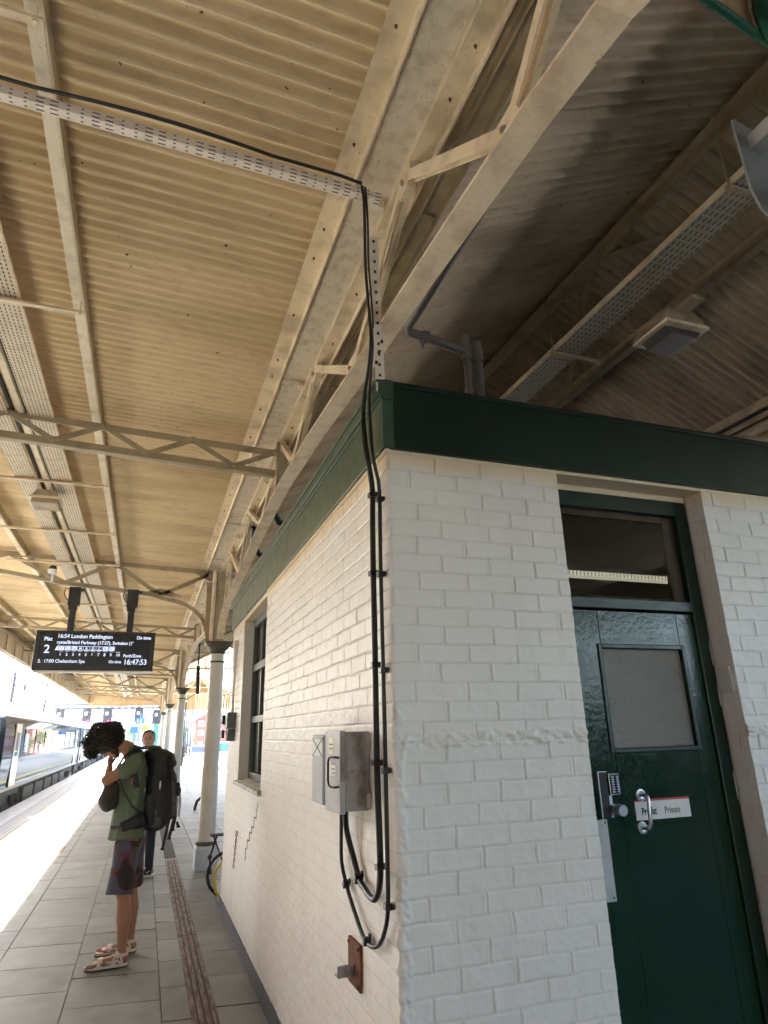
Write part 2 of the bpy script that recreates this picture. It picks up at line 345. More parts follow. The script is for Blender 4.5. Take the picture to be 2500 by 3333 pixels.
def remesh(name,mb,mat,parent,vox=.008,smooth=6,label=None):
    """fuse overlapping closed shapes into one continuous skin"""
    me=mb.mesh(name,wloc(parent)); o=bpy.data.objects.new(name,me); COL.objects.link(o)
    r=o.modifiers.new('r','REMESH'); r.mode='VOXEL'; r.voxel_size=vox; r.use_smooth_shade=True
    q=o.modifiers.new('s','SMOOTH'); q.factor=.5; q.iterations=smooth
    dg=bpy.context.evaluated_depsgraph_get(); dg.update(); nm=bpy.data.meshes.new_from_object(o.evaluated_get(dg)); o.modifiers.clear(); o.data=nm
    bpy.data.meshes.remove(me); nm.name=name; nm.materials.clear(); nm.materials.append(M[mat])
    for p in nm.polygons: p.use_smooth=True
    o.parent=parent
    if label: o['label']=label
    return o
def text(name,body,size,loc,mat,parent,align='LEFT',ext=.0008,sx=1.0,rot=(PI/2,0,0),bold=0.0):
    cu=bpy.data.curves.new(name,'FONT'); cu.body=body; cu.size=size; cu.align_x=align; cu.extrude=ext; cu.offset=bold
    o=bpy.data.objects.new(name,cu); COL.objects.link(o)
    dg=bpy.context.evaluated_depsgraph_get(); dg.update(); me=bpy.data.meshes.new_from_object(o.evaluated_get(dg)); bpy.data.objects.remove(o)
    me.transform(Matrix.Diagonal((sx,1,1,1))); me.materials.clear(); me.materials.append(M[mat])
    n=bpy.data.objects.new(name,me); COL.objects.link(n); n.parent=parent; n.rotation_euler=rot; n.location=Vector(loc)-wloc(parent); return n
# value noise for the masonry relief
def vn(x,y,seed=0):
    xi=np.floor(x).astype(np.int64); yi=np.floor(y).astype(np.int64); fx=x-xi; fy=y-yi; fx=fx*fx*(3-2*fx); fy=fy*fy*(3-2*fy)
    def h(a,b):
        n=(a*374761393+b*668265263+seed*1442695041)&0x7fffffff; n=((n^(n>>13))*1274126177)&0x7fffffff; return ((n^(n>>16))&0xffff)/65535.0
    return (h(xi,yi)*(1-fx)+h(xi+1,yi)*fx)*(1-fy)+(h(xi,yi+1)*(1-fx)+h(xi+1,yi+1)*fx)*fy
def fbm(x,y,seed=0,o=3): return sum(vn(x*2**i,y*2**i,seed+i)/2**i for i in range(o))/sum(1/2**i for i in range(o))
def sm(e0,e1,x): t=np.clip((x-e0)/(e1-e0),0,1); return t*t*(3-2*t)
WX=.893; WY=2.413; YEND=7.78; CO=.0748
# ================================================================== SETTING: ground, platform
g=MB(); g.box(-120,120,-60,320,-1.3,-1.15); struct('ground',g,'ground')
g=MB(); g.box(-14.5,-3.25,-40,240,-1.149,-.93); struct('track_bed',g,'ballast')
g=MB(); g.box(9.05,14.5,-40,240,-1.149,-.93); struct('track_bed',g,'ballast')
g=MB(); g.box(-3.12,9.0,-20,78,-1.15,-.012); struct('platform',g,'joint')
g=MB()
for k in range(int(98/1.0)):
    y=-20+k; g.box(-3.20,-2.70,y+.004,y+.996,-.075,0)
struct('platform_coping',g,'coping')
g=MB(); g.box(-2.696,-2.28,-20,78,-.012,.003); struct('tactile_strip',g,'tact')
g=MB(); g.box(-2.276,-2.09,-20,78,-.012,0.001); struct('yellow_line',g,'yline')
# paving: real slabs with open joints
cols=[(-2.086,-1.515),(-1.511,-.945),(-.937,-.358),(-.352,.256),(.262,.436),(.60,.888)]+[(.9+.61*i,.9+.61*i+.604) for i in range(13)]
V=[];F=[];T=[]
for ci,(x0,x1) in enumerate(cols):
    off={0:.28,1:.02,2:.0,3:.32,4:.50,5:.12}.get(ci,random.random()*.6); sh=-.14 if ci<6 else -.05; pit=.605
    k0=int(-20/pit); nrow=int(96/pit)
    if ci<4: off=[.30,.06,5.86-9*pit+.03,5.51-9*pit][ci]
    for k in range(nrow):
        y=-19+off%pit+k*pit-(.0)
        if ci==2: y=5.90+(k-41)*pit
        if ci==3: y=5.55+(k-41)*pit
        if ci==4: y=5.17+(k-41)*pit
        if x0>.89 and WY-.6<y<YEND: continue
        dz=random.uniform(-.0016,.0010); tl=[random.uniform(-.0012,.0012) for _ in range(4)]
        gp=.0045; yy=[(x0,y+gp+sh*(x0+.65)),(x1,y+gp+sh*(x1+.65)),(x1,y+pit-gp+sh*(x1+.65)),(x0,y+pit-gp+sh*(x0+.65))]
        o=len(V)
        for (a,b),t in zip(yy,tl): V.append((a,b,dz+t-.0))
        for (a,b) in yy: V.append((a,b,-.0115))
        F+= [(o,o+1,o+2,o+3)]+[(o+i,o+4+i,o+4+(i+1)%4,o+(i+1)%4) for i in range(4)]
        c=random.choice([.82,.9,.95,1.,1.05,1.12,.88])*{0:.60,1:.92}.get(ci,1.25 if ci>5 else 1.); c2=c*random.uniform(.97,1.02); T+=[(c,c2,c2*.98,1)]*5  # sunlit outer columns darkened in the tint to hold back the sun's glare
mb=MB(); mb.v=V; mb.f=F; me=bpy.data.meshes.new('paving'); me.from_pydata(V,[],F)
ca=me.color_attributes.new('tint','FLOAT_COLOR','CORNER'); i=0
cc=np.array([T[p.index] for p in me.polygons for _ in p.loop_indices],dtype=np.float32); ca.data.foreach_set('color',cc.ravel())
struct('paving',me,'slab')
g=MB(); g.box(.438,.598,-12,10.9,-.0115,-.001)
dr=obj('drain_channel',g,'drain',label='long worn red-brown drainage channel set in the platform paving',cat='drain')
g=MB()
for x in (.475,.518,.561): g.box(x-.006,x+.006,-12,10.9,-.001,.0012)
for k in range(11): g.box(.44+.0,.596,-12+k*2.1,-12+k*2.1+.006,-.001,.0013)
obj('slot',g,'draindark',dr)
g=MB(); g.box(.43,.80,10.90,10.99,-.010,.002); cg=obj('cross_grating',g,'coping',label='short ribbed grating across the end of the drain by the column base',cat='grating')
g=MB()
for k in range(12): g.box(.44+k*.03,.455+k*.03,10.905,10.985,.002,.0045)
obj('rib',g,'draindark',cg)
g=MB(); g.prism([(-1.84,12.55),(-1.06,12.44),(-1.06,13.04),(-1.84,13.16)],.0015,.0045,'z'); struct('red_paving_patch',g,'redpatch')
# ================================================================== STATION BUILDING
B=thing('station_building','white painted brick platform building with dark green fascia and private door','building',(WX,WY,0))
def wall_sheet():
    r=.010
    uf=np.unique(np.concatenate([np.arange(2.44,r,-.0046),[.864,1.747]]))[::-1]   # distances from corner along the front
    P=[];N=[];U=[]
    for u in uf: P.append((WX+u,WY)); N.append((0,-1)); U.append(u)
    for a in np.linspace(0,PI/2,5)[1:-1]:
        P.append((WX+r-r*math.sin(a),WY+r-r*math.cos(a))); N.append((-math.sin(a),-math.cos(a))); U.append(0.0)
    ul=np.unique(np.concatenate([np.arange(r,YEND-WY+.001,.0078),[5.46-WY,6.83-WY,YEND-WY]]))
    for u in ul: P.append((WX,WY+u)); N.append((-1,0)); U.append(-u)
    P=np.array(P);N=np.array(N);U=np.array(U)
    Z=np.unique(np.concatenate([np.arange(0,2.86,.0042),[1.28,2.815,2.86]]))
    UU,ZZ=np.meshgrid(U,Z); left=UU<0; A=np.abs(UU)
    wob=(fbm(UU*9+40,ZZ*9+7,3)-.5)*.008; row=(ZZ+wob)/CO; ri=np.floor(row); fr=row-ri
    L=.2275; hw=(vn(ri*1.0+.5,ri*0+3.3,9)-.5)*.06
    uo=np.where(ri%2==0,.112,0)+.004; uo=np.where(left,uo*.97,uo)
    br=(A+hw+uo+(fbm(UU*11,ZZ*14+3,5)-.5)*.010)/L; bi=np.floor(br); bf=br-bi
    dj=np.minimum(np.minimum(fr,1-fr)*CO,np.minimum(bf,1-bf)*L)
    dv=np.minimum(bf,1-bf)*L; dh=np.minimum(fr,1-fr)*CO
    # left wall: lower part is skimmed so joints fade
    fade=np.where(left,.25+.75*sm(1.55,2.0,ZZ+(fbm(A*3,ZZ*3,77)-.5)*.5),1.0)
    vis=.35+.9*fbm(UU*5+9,ZZ*6+2,31)
    h=.0034*sm(.001,.0085,dh)*np.clip(vis,.3,1.2)*0+0
    gh=1-sm(.0010,.0056,dh); gv=1-sm(.0012,np.where(left,.0066,.0054),dv)
    h=-(np.where(left,.0050,.0030)*gh*np.clip(vis*1.5-.35,.12,1.2)+.0052*gv*np.clip(vis*1.15,.3,1.2)*(gh<.6))*fade
    lip=np.exp(-((dv-.0085)/.003)**2)*.0026*np.where(left,.2,1)*(vn(bi+ri*7.3,ri,4)>.35); h=h+lip*fade
    h+= (vn(bi*3.1+.5,ri*5.7+.5,12)-.5)*.0032*fade+(vn(bi*1.7+.2,ri*2.3+.5,15)-.5)*.005*(fr-.5)*fade
    h+= (fbm(UU*4,ZZ*4,21)-.5)*.008+(fbm(UU*26,ZZ*26,25,4)-.5)*.0042
    # band of torn plaster on the front
    bnd=(1-sm(.018,.034,np.abs(ZZ-1.655+(fbm(UU*6,UU*0+1,8)-.5)*.02)))*(~left)*(UU>.03)
    h+= bnd*((fbm(UU*30,ZZ*42,50,4)-.36)*.034)
    # rough render strip at the corner below 1.8 m
    cs=(1-sm(.026,.046,A+(fbm(ZZ*22,ZZ*0+.3,61)-.5)*.02))*sm(1.79,1.77,ZZ) if False else (1-sm(.026,.046,A+(fbm(ZZ*22,ZZ*0+.3,61)-.5)*.03))*(1-sm(1.765,1.785,ZZ))
    cs=np.where(left,cs*(1-sm(.008,.016,A)),cs)
    h+= cs*(.007+(fbm(UU*34+ZZ*9,ZZ*26,66,4)-.5)*.032)
    h+= np.where(A<.02,(fbm(ZZ*30,ZZ*0,71,3)-.5)*.003,0)
    h=np.where(ZZ>2.835,h*.3,h)
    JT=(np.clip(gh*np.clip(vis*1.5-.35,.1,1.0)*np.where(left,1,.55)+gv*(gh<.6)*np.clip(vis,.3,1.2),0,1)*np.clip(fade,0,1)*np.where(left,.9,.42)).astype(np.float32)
    nz,nu=ZZ.shape
    X=P[None,:,0]+N[None,:,0]*h; Y=P[None,:,1]+N[None,:,1]*h
    co=np.stack([X-WX,Y-WY,ZZ],-1).reshape(-1,3).astype(np.float32)
    I=np.arange(nz*nu).reshape(nz,nu); q=np.stack([I[:-1,:-1],I[:-1,1:],I[1:,1:],I[1:,:-1]],-1).reshape(-1,4)
    uc=((U[:-1]+U[1:])/2)[None,:].repeat(nz-1,0).ravel(); zc=((Z[:-1]+Z[1:])/2)[:,None].repeat(nu-1,1).ravel()
    door=(uc>.864)&(uc<1.747); win=(uc<-(5.46-WY))&(uc>-(6.83-WY))&(zc>1.28)&(zc<2.815)
    q=q[~(door|win)]
    me=bpy.data.meshes.new('wall'); me.vertices.add(len(co)); me.vertices.foreach_set('co',co.ravel())
    me.loops.add(q.size); me.polygons.add(len(q)); me.loops.foreach_set('vertex_index',q.ravel().astype(np.int32))
    me.polygons.foreach_set('loop_start',np.arange(0,q.size,4,dtype=np.int32)); me.polygons.foreach_set('use_smooth',np.ones(len(q),dtype=bool))
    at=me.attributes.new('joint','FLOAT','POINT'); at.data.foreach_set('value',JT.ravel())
    me.update(); return me
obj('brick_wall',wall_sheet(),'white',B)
# jambs, remaining walls, roof slab
g=MB()
g.box(WX+.864-.14,WX+.8595,WY+.004,WY+.30,0,2.858)                       # left door jamb
g.box(WX+1.7545,WX+1.95,WY+.006,WY+.30,0,2.858)
for k in range(38):
    z0=k*CO+.003; e=random.uniform(0,.0022); g.box(WX+1.7500-e,WX+1.7544,WY+.003,WY+(.048 if k%2 else .101)+.0,z0,z0+CO-.006)
    if k%2: g.box(WX+1.7500-random.uniform(0,.0022),WX+1.7544,WY+.053,WY+.113,z0,z0+CO-.006)
g.box(WX+.855,WX+1.757,WY+.003,WY+.30,2.845,2.9)                         # door soffit
g.box(WX+.003,WX+.30,6.8345,6.95,1.2,2.9); g.box(WX+.003,WX+.30,5.35,5.4555,1.2,2.9)
g.box(WX+.003,WX+.30,5.4,6.9,2.8195,2.9); g.box(WX+.10,WX+.3,5.4,6.9,1.1,1.275)
g.box(WX+2.44,4.72,WY,WY+.25,0,2.86)
g.box(4.50,4.72,WY+.251,YEND,0,2.86); g.box(WX+.004,4.499,YEND-.2,YEND,0,2.86)
obj('return_wall',g,'white',B)
g=MB(); g.box(WX+.02,4.7,WY+.02,YEND-.02,3.02,3.10); obj('flat_roof',g,'slate',B)
g=MB(); g.box(WX+.35,4.45,WY+.36,YEND-.3,0,.02); g.box(WX+.36,4.4,WY+2.6,WY+2.65,0,3.); g.box(WX+.31,WX+.33,WY+.3,WY+2.6,0,3.); g.box(3.9,3.93,WY+.3,WY+2.6,0,3.); g.box(WX+.3,4.,WY+.3,WY+2.6,2.92,2.95)
obj('room_lining',g,'inner',B)
g=MB(); g.box(WX-.013,WX+.01,WY-.004,YEND,.001,.104); g.box(WX-.010,2.6-.84,WY-.012,WY+.01,.001,.104); obj('skirting',g,'skirt',B)
# fascia: flat board with stepped mouldings on the platform side
f=MB(); f.box(WX-.018,4.76,WY-.016,WY+.03,2.862,3.166); f.box(WX-.026,4.77,WY-.024,WY+.034,3.166,3.19); obj('fascia',f,'green',B,bevel=.002)
f=MB(); f.box(WX-.0215,WX+.03,WY-.0165,YEND+.02,2.862,3.10); f.box(WX-.030,WX+.03,WY-.0235,YEND+.02,3.101,3.118); f.box(WX-.042,WX+.03,WY-.0245,YEND+.02,3.1185,3.172); f.box(WX-.052,WX+.03,WY-.026,YEND+.02,3.1725,3.192)
obj('fascia',f,'greenside',B,bevel=.002,label='lighter green fascia board with stepped moulding on the platform side')
g=MB(); g.box(WX-.008,WX+.01,WY-.006,5.455,2.842,2.8615); obj('cornice_strip',g,'white',B)
# door frame, fanlight and door
FY=WY+.115
g=MB(); g.box(1.76,1.835,FY,FY+.07,0,2.815); g.box(2.562,2.637,FY,FY+.07,0,2.815); g.box(1.836,2.561,FY,FY+.07,2.735,2.815); g.box(1.836,2.561,FY-.006,FY+.07,2.222,2.274)
obj('door_frame',g,'green',B,bevel=.004)
g=MB(); g.box(1.7605,2.6365,FY+.001,FY+.06,2.8155,2.845); obj('lintel_board',g,'white',B)
fl=MB(); fl.box(1.837,2.56,FY+.030,FY+.033,2.275,2.7345); obj('fanlight_pane',fl,'seeglass',B)
g=MB(); 
for a,b,c,d_ in ((1.837,1.862,2.275,2.734),(2.49,2.5599,2.275,2.734),(1.8625,2.4895,2.275,2.292),(1.8625,2.4895,2.70,2.734)): g.box(a,b,FY+.036,FY+.06,c,d_)
obj('inner_sash',g,'brown',B)
D=MB(); DY=FY+.012
px0,px1,pz0,pz1=1.985,2.455,1.595,2.035
D.box(1.80,px0,DY,DY+.045,.01,2.214); D.box(px1,2.562+.07,DY,DY+.045,.01,2.214); D.box(px0+.0005,px1-.0005,DY,DY+.045,.01,pz0); D.box(px0+.0005,px1-.0005,DY,DY+.045,pz1,2.214)
door=obj('door',D,'doorg',B)
md=door.modifiers.new('b','BEVEL'); md.width=.002; md.segments=1
g=MB(); e=.022
g.box(px0-e,px0,DY-.008,DY-.0005,pz0-e,pz1+e); g.box(px1,px1+e,DY-.008,DY-.0005,pz0-e,pz1+e); g.box(px0+.0003,px1-.0003,DY-.008,DY-.0005,pz1,pz1+e); g.box(px0+.0003,px1-.0003,DY-.0085,DY-.0005,pz0-e,pz0)
obj('bead',g,'green',door,bevel=.004)
g=MB(); g.box(px0,px1,DY+.016,DY+.022,pz0,pz1); obj('obscured_pane',g,'frost',door)
# lock
g=MB(); g.box(1.862,1.905,DY-.028,DY-.0005,1.318,1.502); obj('lock_case',g,'blackm',door,bevel=.003)
g=MB(); g.box(1.856,1.8615,DY-.030,DY-.0005,1.316,1.504); g.box(1.862,1.906,DY-.0295,DY-.0275,1.5005,1.504); g.box(1.906,1.93,DY-.012,DY-.0005,1.318,1.405); obj('lock_trim',g,'steel',door)
g=MB(); g.box(1.912,1.966,DY-.030,DY-.0008,1.408,1.492); obj('keypad',g,'steel',door,bevel=.002)
g=MB(); g.box(1.9155,1.9625,DY-.0312,DY-.030,1.4115,1.4885); obj('keypad_face',g,'blackm',door)
g=MB()
for i in range(2):
    for j in range(7): g.box(1.922+i*.024,1.933+i*.024,DY-.036,DY-.0312,1.418+j*.0098,1.4235+j*.0098)
obj('keypad_button',g,'steel',door)
g=MB(); g.lathe([(.020,0),(.020,-.012),(.014,-.014),(.014,-.03),(.022,-.032),(.0235,-.036),(.0235,-.066),(.021,-.070)],(1.935,DY-.002,1.350),24,'y'); obj('door_knob',g,'steel',door,smooth=True)
hz1,hz0,hx=1.398,1.268,2.088
for z in (hz0,hz1):
    g=MB(); g.lathe([(.024,0),(.026,-.004),(.024,-.009),(.013,-.0105),(.010,-.0095)],(hx-(.014 if z==hz0 else 0),DY-.0005,z),24,'y'); obj('handle_rose',g,'steel',door,smooth=True)
g=MB(); pts=[(hx-.014,DY-.004,hz0),(hx-.012,DY-.034,hz0),(hx-.008,DY-.046,hz0+.006),(hx-.004,DY-.050,hz0+.02),(hx,DY-.050,hz1-.02),(hx,DY-.046,hz1-.006),(hx,DY-.034,hz1),(hx,DY-.004,hz1)]
g.tube(pts,.0085,12); obj('pull_handle',g,'steel',door,smooth=True)
sg=MB(); sg.box(2.052,2.352,DY-.0035,DY-.0008,1.297,1.371); obj('sign_plate',sg,'label',door)
sg=MB(); sg.box(2.0515,2.3525,DY-.004,DY-.0008,1.3712,1.3795); obj('sign_stripe',sg,'red',door)
text('lettering','Preifat',.040,(2.082,DY-.0038,1.318),'ink',door,sx=.78,bold=.0009)
text('lettering','Private',.040,(2.207,DY-.0038,1.318),'ink',door,sx=.78,bold=-.0003)
g=MB(); g.box(1.80,1.897,DY-.003,DY-.0005,1.005,1.312); kp=obj('push_plate',g,'alu',door)
for z in (1.018,1.300): g=MB(); g.lathe([(.004,0),(.004,-.002)],(1.885,DY-.003,z),10,'y'); obj('screw',g,'ink',door)
for z0,z1 in ((1.965,2.075),(1.77,1.868),(1.355,1.468)):
    g=MB(); g.lathe([(.0062,z0),(.0062,z1)],(2.634,DY-.010,0),12); g.box(2.626,2.6365,DY-.006,DY-.0006,z0+.004,z1-.004)
    for q in np.arange(z0+.02,z1-.01,.022): g.lathe([(.0068,q),(.0068,q+.002)],(2.634,DY-.010,0),12)
    obj('hinge',g,'hinge',door)
# small cover plate on the jamb
g=MB(); g.box(2.6275,2.6385,WY+.022,WY+.105,1.833,1.948); obj('cover_plate',g,'label',None,bevel=.002,label='small white cover plate on the door jamb above the middle hinge',cat='cover plate')
# strip lamp seen through the fanlight
L=thing('strip_lamp','long ribbed strip lamp glowing dimly inside, seen through the fanlight','lamp',(2.6,3.6,2.70))
g=MB(); g.box(1.6,3.50,3.57,3.66,2.694,2.73); obj('lamp_body',g,'label',L)
g=MB(); g.box(1.6,3.50,3.575,3.655,2.662,2.6935); g2=obj('diffuser',g,'tube',L)
g=MB()
for k in range(62): g.box(1.62+k*.03,1.627+k*.03,3.573,3.5745,2.663,2.693); g.box(1.62+k*.03,1.626+k*.03,3.5745,3.655,2.6605,2.6615)
obj('diffuser_rib',g,'brown',L)
# side window
SW=MB(); fx=WX+.095
for a,b,c,d_ in ((5.46,5.53,1.28,2.815),(6.76,6.83,1.28,2.815),(5.5305,6.7595,2.74,2.815),(5.5305,6.7595,1.28,1.35)): SW.box(fx,fx+.06,a,b,c,d_)
SW.box(fx+.005,fx+.055,5.5305,6.7595,1.80,1.86); SW.box(fx+.003,fx+.055,5.5305,6.7595,2.29,2.36)
sw=obj('window',SW,'coat',B,bevel=.003,label='tall side window in a green-grey timber frame')
g=MB()
for y in (5.94,6.35): g.box(fx+.012,fx+.05,y-.018,y+.018,1.3505,2.7395)
obj('glazing_bar',g,'coat',sw)
g=MB(); g.box(fx+.028,fx+.032,5.5,6.79,1.3,2.79); obj('pane',g,'paneback',sw)
g=MB(); g.prism([(WX-.035,1.238),(fx+.01,1.238),(fx+.01,1.292),(WX-.035,1.272)],5.40,6.90,'y'); obj('window_sill',g,paint('flaking_white_sill_paint',(.7,.68,.62),(.10,.12,.10),.9,22,.6,.6),B,bevel=.003)
g=MB(); ck=[(5.53,1.19),(5.60,1.11),(5.61,1.065),(5.71,1.06),(5.715,.985),(5.82,.98),(5.83,.93),(5.93,.925),(5.935,.86),(6.04,.855),(6.045,.79),(6.12,.78),(6.122,.69)]
for (p_,q_),(r_,t_) in zip(ck,ck[1:]): g.bar((WX-.0012,p_,q_),(WX-.0012,r_,t_),.0075,.004,(1,0,0))
obj('wall_crack',g,'joint',B)
# ================================================================== CANOPY
Y0,Y1=-30.0,43.6; YC=[-.04+9.98*k for k in range(-1,5)]; CX=.918; CX2=4.68
def zl(x): return 4.165-.043*x                      # left sheeting underside
CAN=thing('platform_canopy','long cream painted steel canopy with corrugated sheeting over the island platform','canopy',(CX,20,0))
def corr(x0,x1,z0,z1,mat,y0,y1,label=None):
    pit=.0765; n=6; sheet=8; A=.0185; V=[];F=[]; L=math.hypot(x1-x0,z1-z0); nxs=max(2,int(L/.55))
    ns=int((y1-y0)/(pit*sheet))
    for s in range(ns):
        ys=y0+s*pit*sheet; dy=pit*(sheet+.45); m=int((sheet+.45)*n)+1; o=len(V); jz=random.uniform(-.001,.001)
        for j in range(m+1):
            y=ys+dy*j/m; ph=2*PI*(y-y0)/pit; dz=A*math.cos(ph)+.0032*(j/m)+jz
            for i in range(nxs+1):
                t=i/nxs; V.append((x0+(x1-x0)*t,y,z0+(z1-z0)*t+dz+.0012*math.sin(7*t+s*1.7)))
        w_=nxs+1
        for j in range(m):
            for i in range(nxs): F.append((o+j*w_+i,o+j*w_+i+1,o+(j+1)*w_+i+1,o+(j+1)*w_+i))
    off=wloc(CAN); me=bpy.data.meshes.new('sheeting'); me.from_pydata([(a-off[0],b-off[1],c-off[2]) for a,b,c in V],[],F)
    o=obj('corrugated_sheeting',me,mat,CAN)
    for p in me.polygons: p.use_smooth=True
    if label: o['label']=label
    return o
corr(-3.34,.66,zl(-3.34)+.022,zl(.66)+.022,'roof',Y0,Y1,'corrugated cream sheeting over the platform edge')
GL0,GL1=26.5,40.5
for (a,b) in ((Y0,GL0),(GL1,Y1)):
    corr(1.07,2.82,4.155,5.03,'roof2',a,b,'corrugated brown sheeting rising from the valley gutter to the ridge'); corr(2.80,4.54,5.03,4.155,'roof2',a,b,'corrugated brown sheeting falling from the ridge')
corr(4.95,8.95,zl(.66),zl(-3.34),'roof2',Y0,Y1)
# weathering skin above so that no sky leaks through the laps
g=MB(); g.add([(-3.36,Y0,zl(-3.36)+.05),(.95,Y0,zl(.95)+.05),(.95,Y1,zl(.95)+.05),(-3.36,Y1,zl(-3.36)+.05)],[(0,1,2,3)])
for a,b in ((Y0,GL0),(GL1,Y1)):
    g.add([(.93,a,4.17),(1.07,a,4.19),(2.81,a,5.07),(4.54,a,4.19),(5.0,a,4.2),(5.,b,4.2),(4.54,b,4.19),(2.81,b,5.07),(1.07,b,4.19),(.93,b,4.17)],[(0,1,8,9),(1,2,7,8),(2,3,6,7),(3,4,5,6)])
g.add([(4.9,Y0,4.22),(8.97,Y0,4.37),(8.97,Y1,4.37),(4.9,Y1,4.22)],[(0,1,2,3)])
obj('roof_backing',g,'slate',CAN)
# valley gutters and angles, both sides (mirror about ridge x=2.80)
def MX(x,m): return x if not m else 5.60-x
def vbox(g,m,x0,x1,y0,y1,z0,z1):
    a,b=MX(x0,m),MX(x1,m); g.box(min(a,b),max(a,b),y0,y1,z0,z1)
for m in (0,1):
    g=MB(); vbox(g,m,.69,.885,Y0,Y1,4.108,4.114)
    for k in range(int((Y1-Y0)/1.75)):
        y=Y0+.62+k*1.75+.17; vbox(g,m,.70,.868,y,y+.052,4.090,4.1075); vbox(g,m,.84,.868,y,y+.052,4.07,4.0895)
    obj('gutter',g,'gutter',CAN)
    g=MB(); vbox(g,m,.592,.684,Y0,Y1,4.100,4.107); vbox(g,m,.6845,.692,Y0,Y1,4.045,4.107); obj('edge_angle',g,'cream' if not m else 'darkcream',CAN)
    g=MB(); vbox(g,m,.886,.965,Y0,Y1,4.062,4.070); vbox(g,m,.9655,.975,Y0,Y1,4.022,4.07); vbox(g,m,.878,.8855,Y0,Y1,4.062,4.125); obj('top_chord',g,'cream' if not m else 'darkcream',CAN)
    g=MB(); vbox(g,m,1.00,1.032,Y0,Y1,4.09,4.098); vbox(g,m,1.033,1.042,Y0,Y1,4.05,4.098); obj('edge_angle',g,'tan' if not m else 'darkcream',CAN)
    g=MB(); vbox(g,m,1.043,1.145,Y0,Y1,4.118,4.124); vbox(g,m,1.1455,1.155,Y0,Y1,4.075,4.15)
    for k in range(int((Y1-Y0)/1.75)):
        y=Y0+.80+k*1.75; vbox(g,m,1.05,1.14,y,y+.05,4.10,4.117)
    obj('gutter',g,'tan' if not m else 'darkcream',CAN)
    if not m:
        g=MB()
        for k in range(int((Y1-Y0)/.42)):
            y=Y0+k*.42+.1*(k%3)
            if y<.3: continue
            if y>16: break
            g.lathe([(.006,0),(.0065,-.004),(.003,-.016)],(.634,y,4.100),7); g.lathe([(.006,0),(.0065,-.004),(.003,-.016)],(.925,y+.17,4.062),7)
        obj('bolt',g,'rust',CAN)
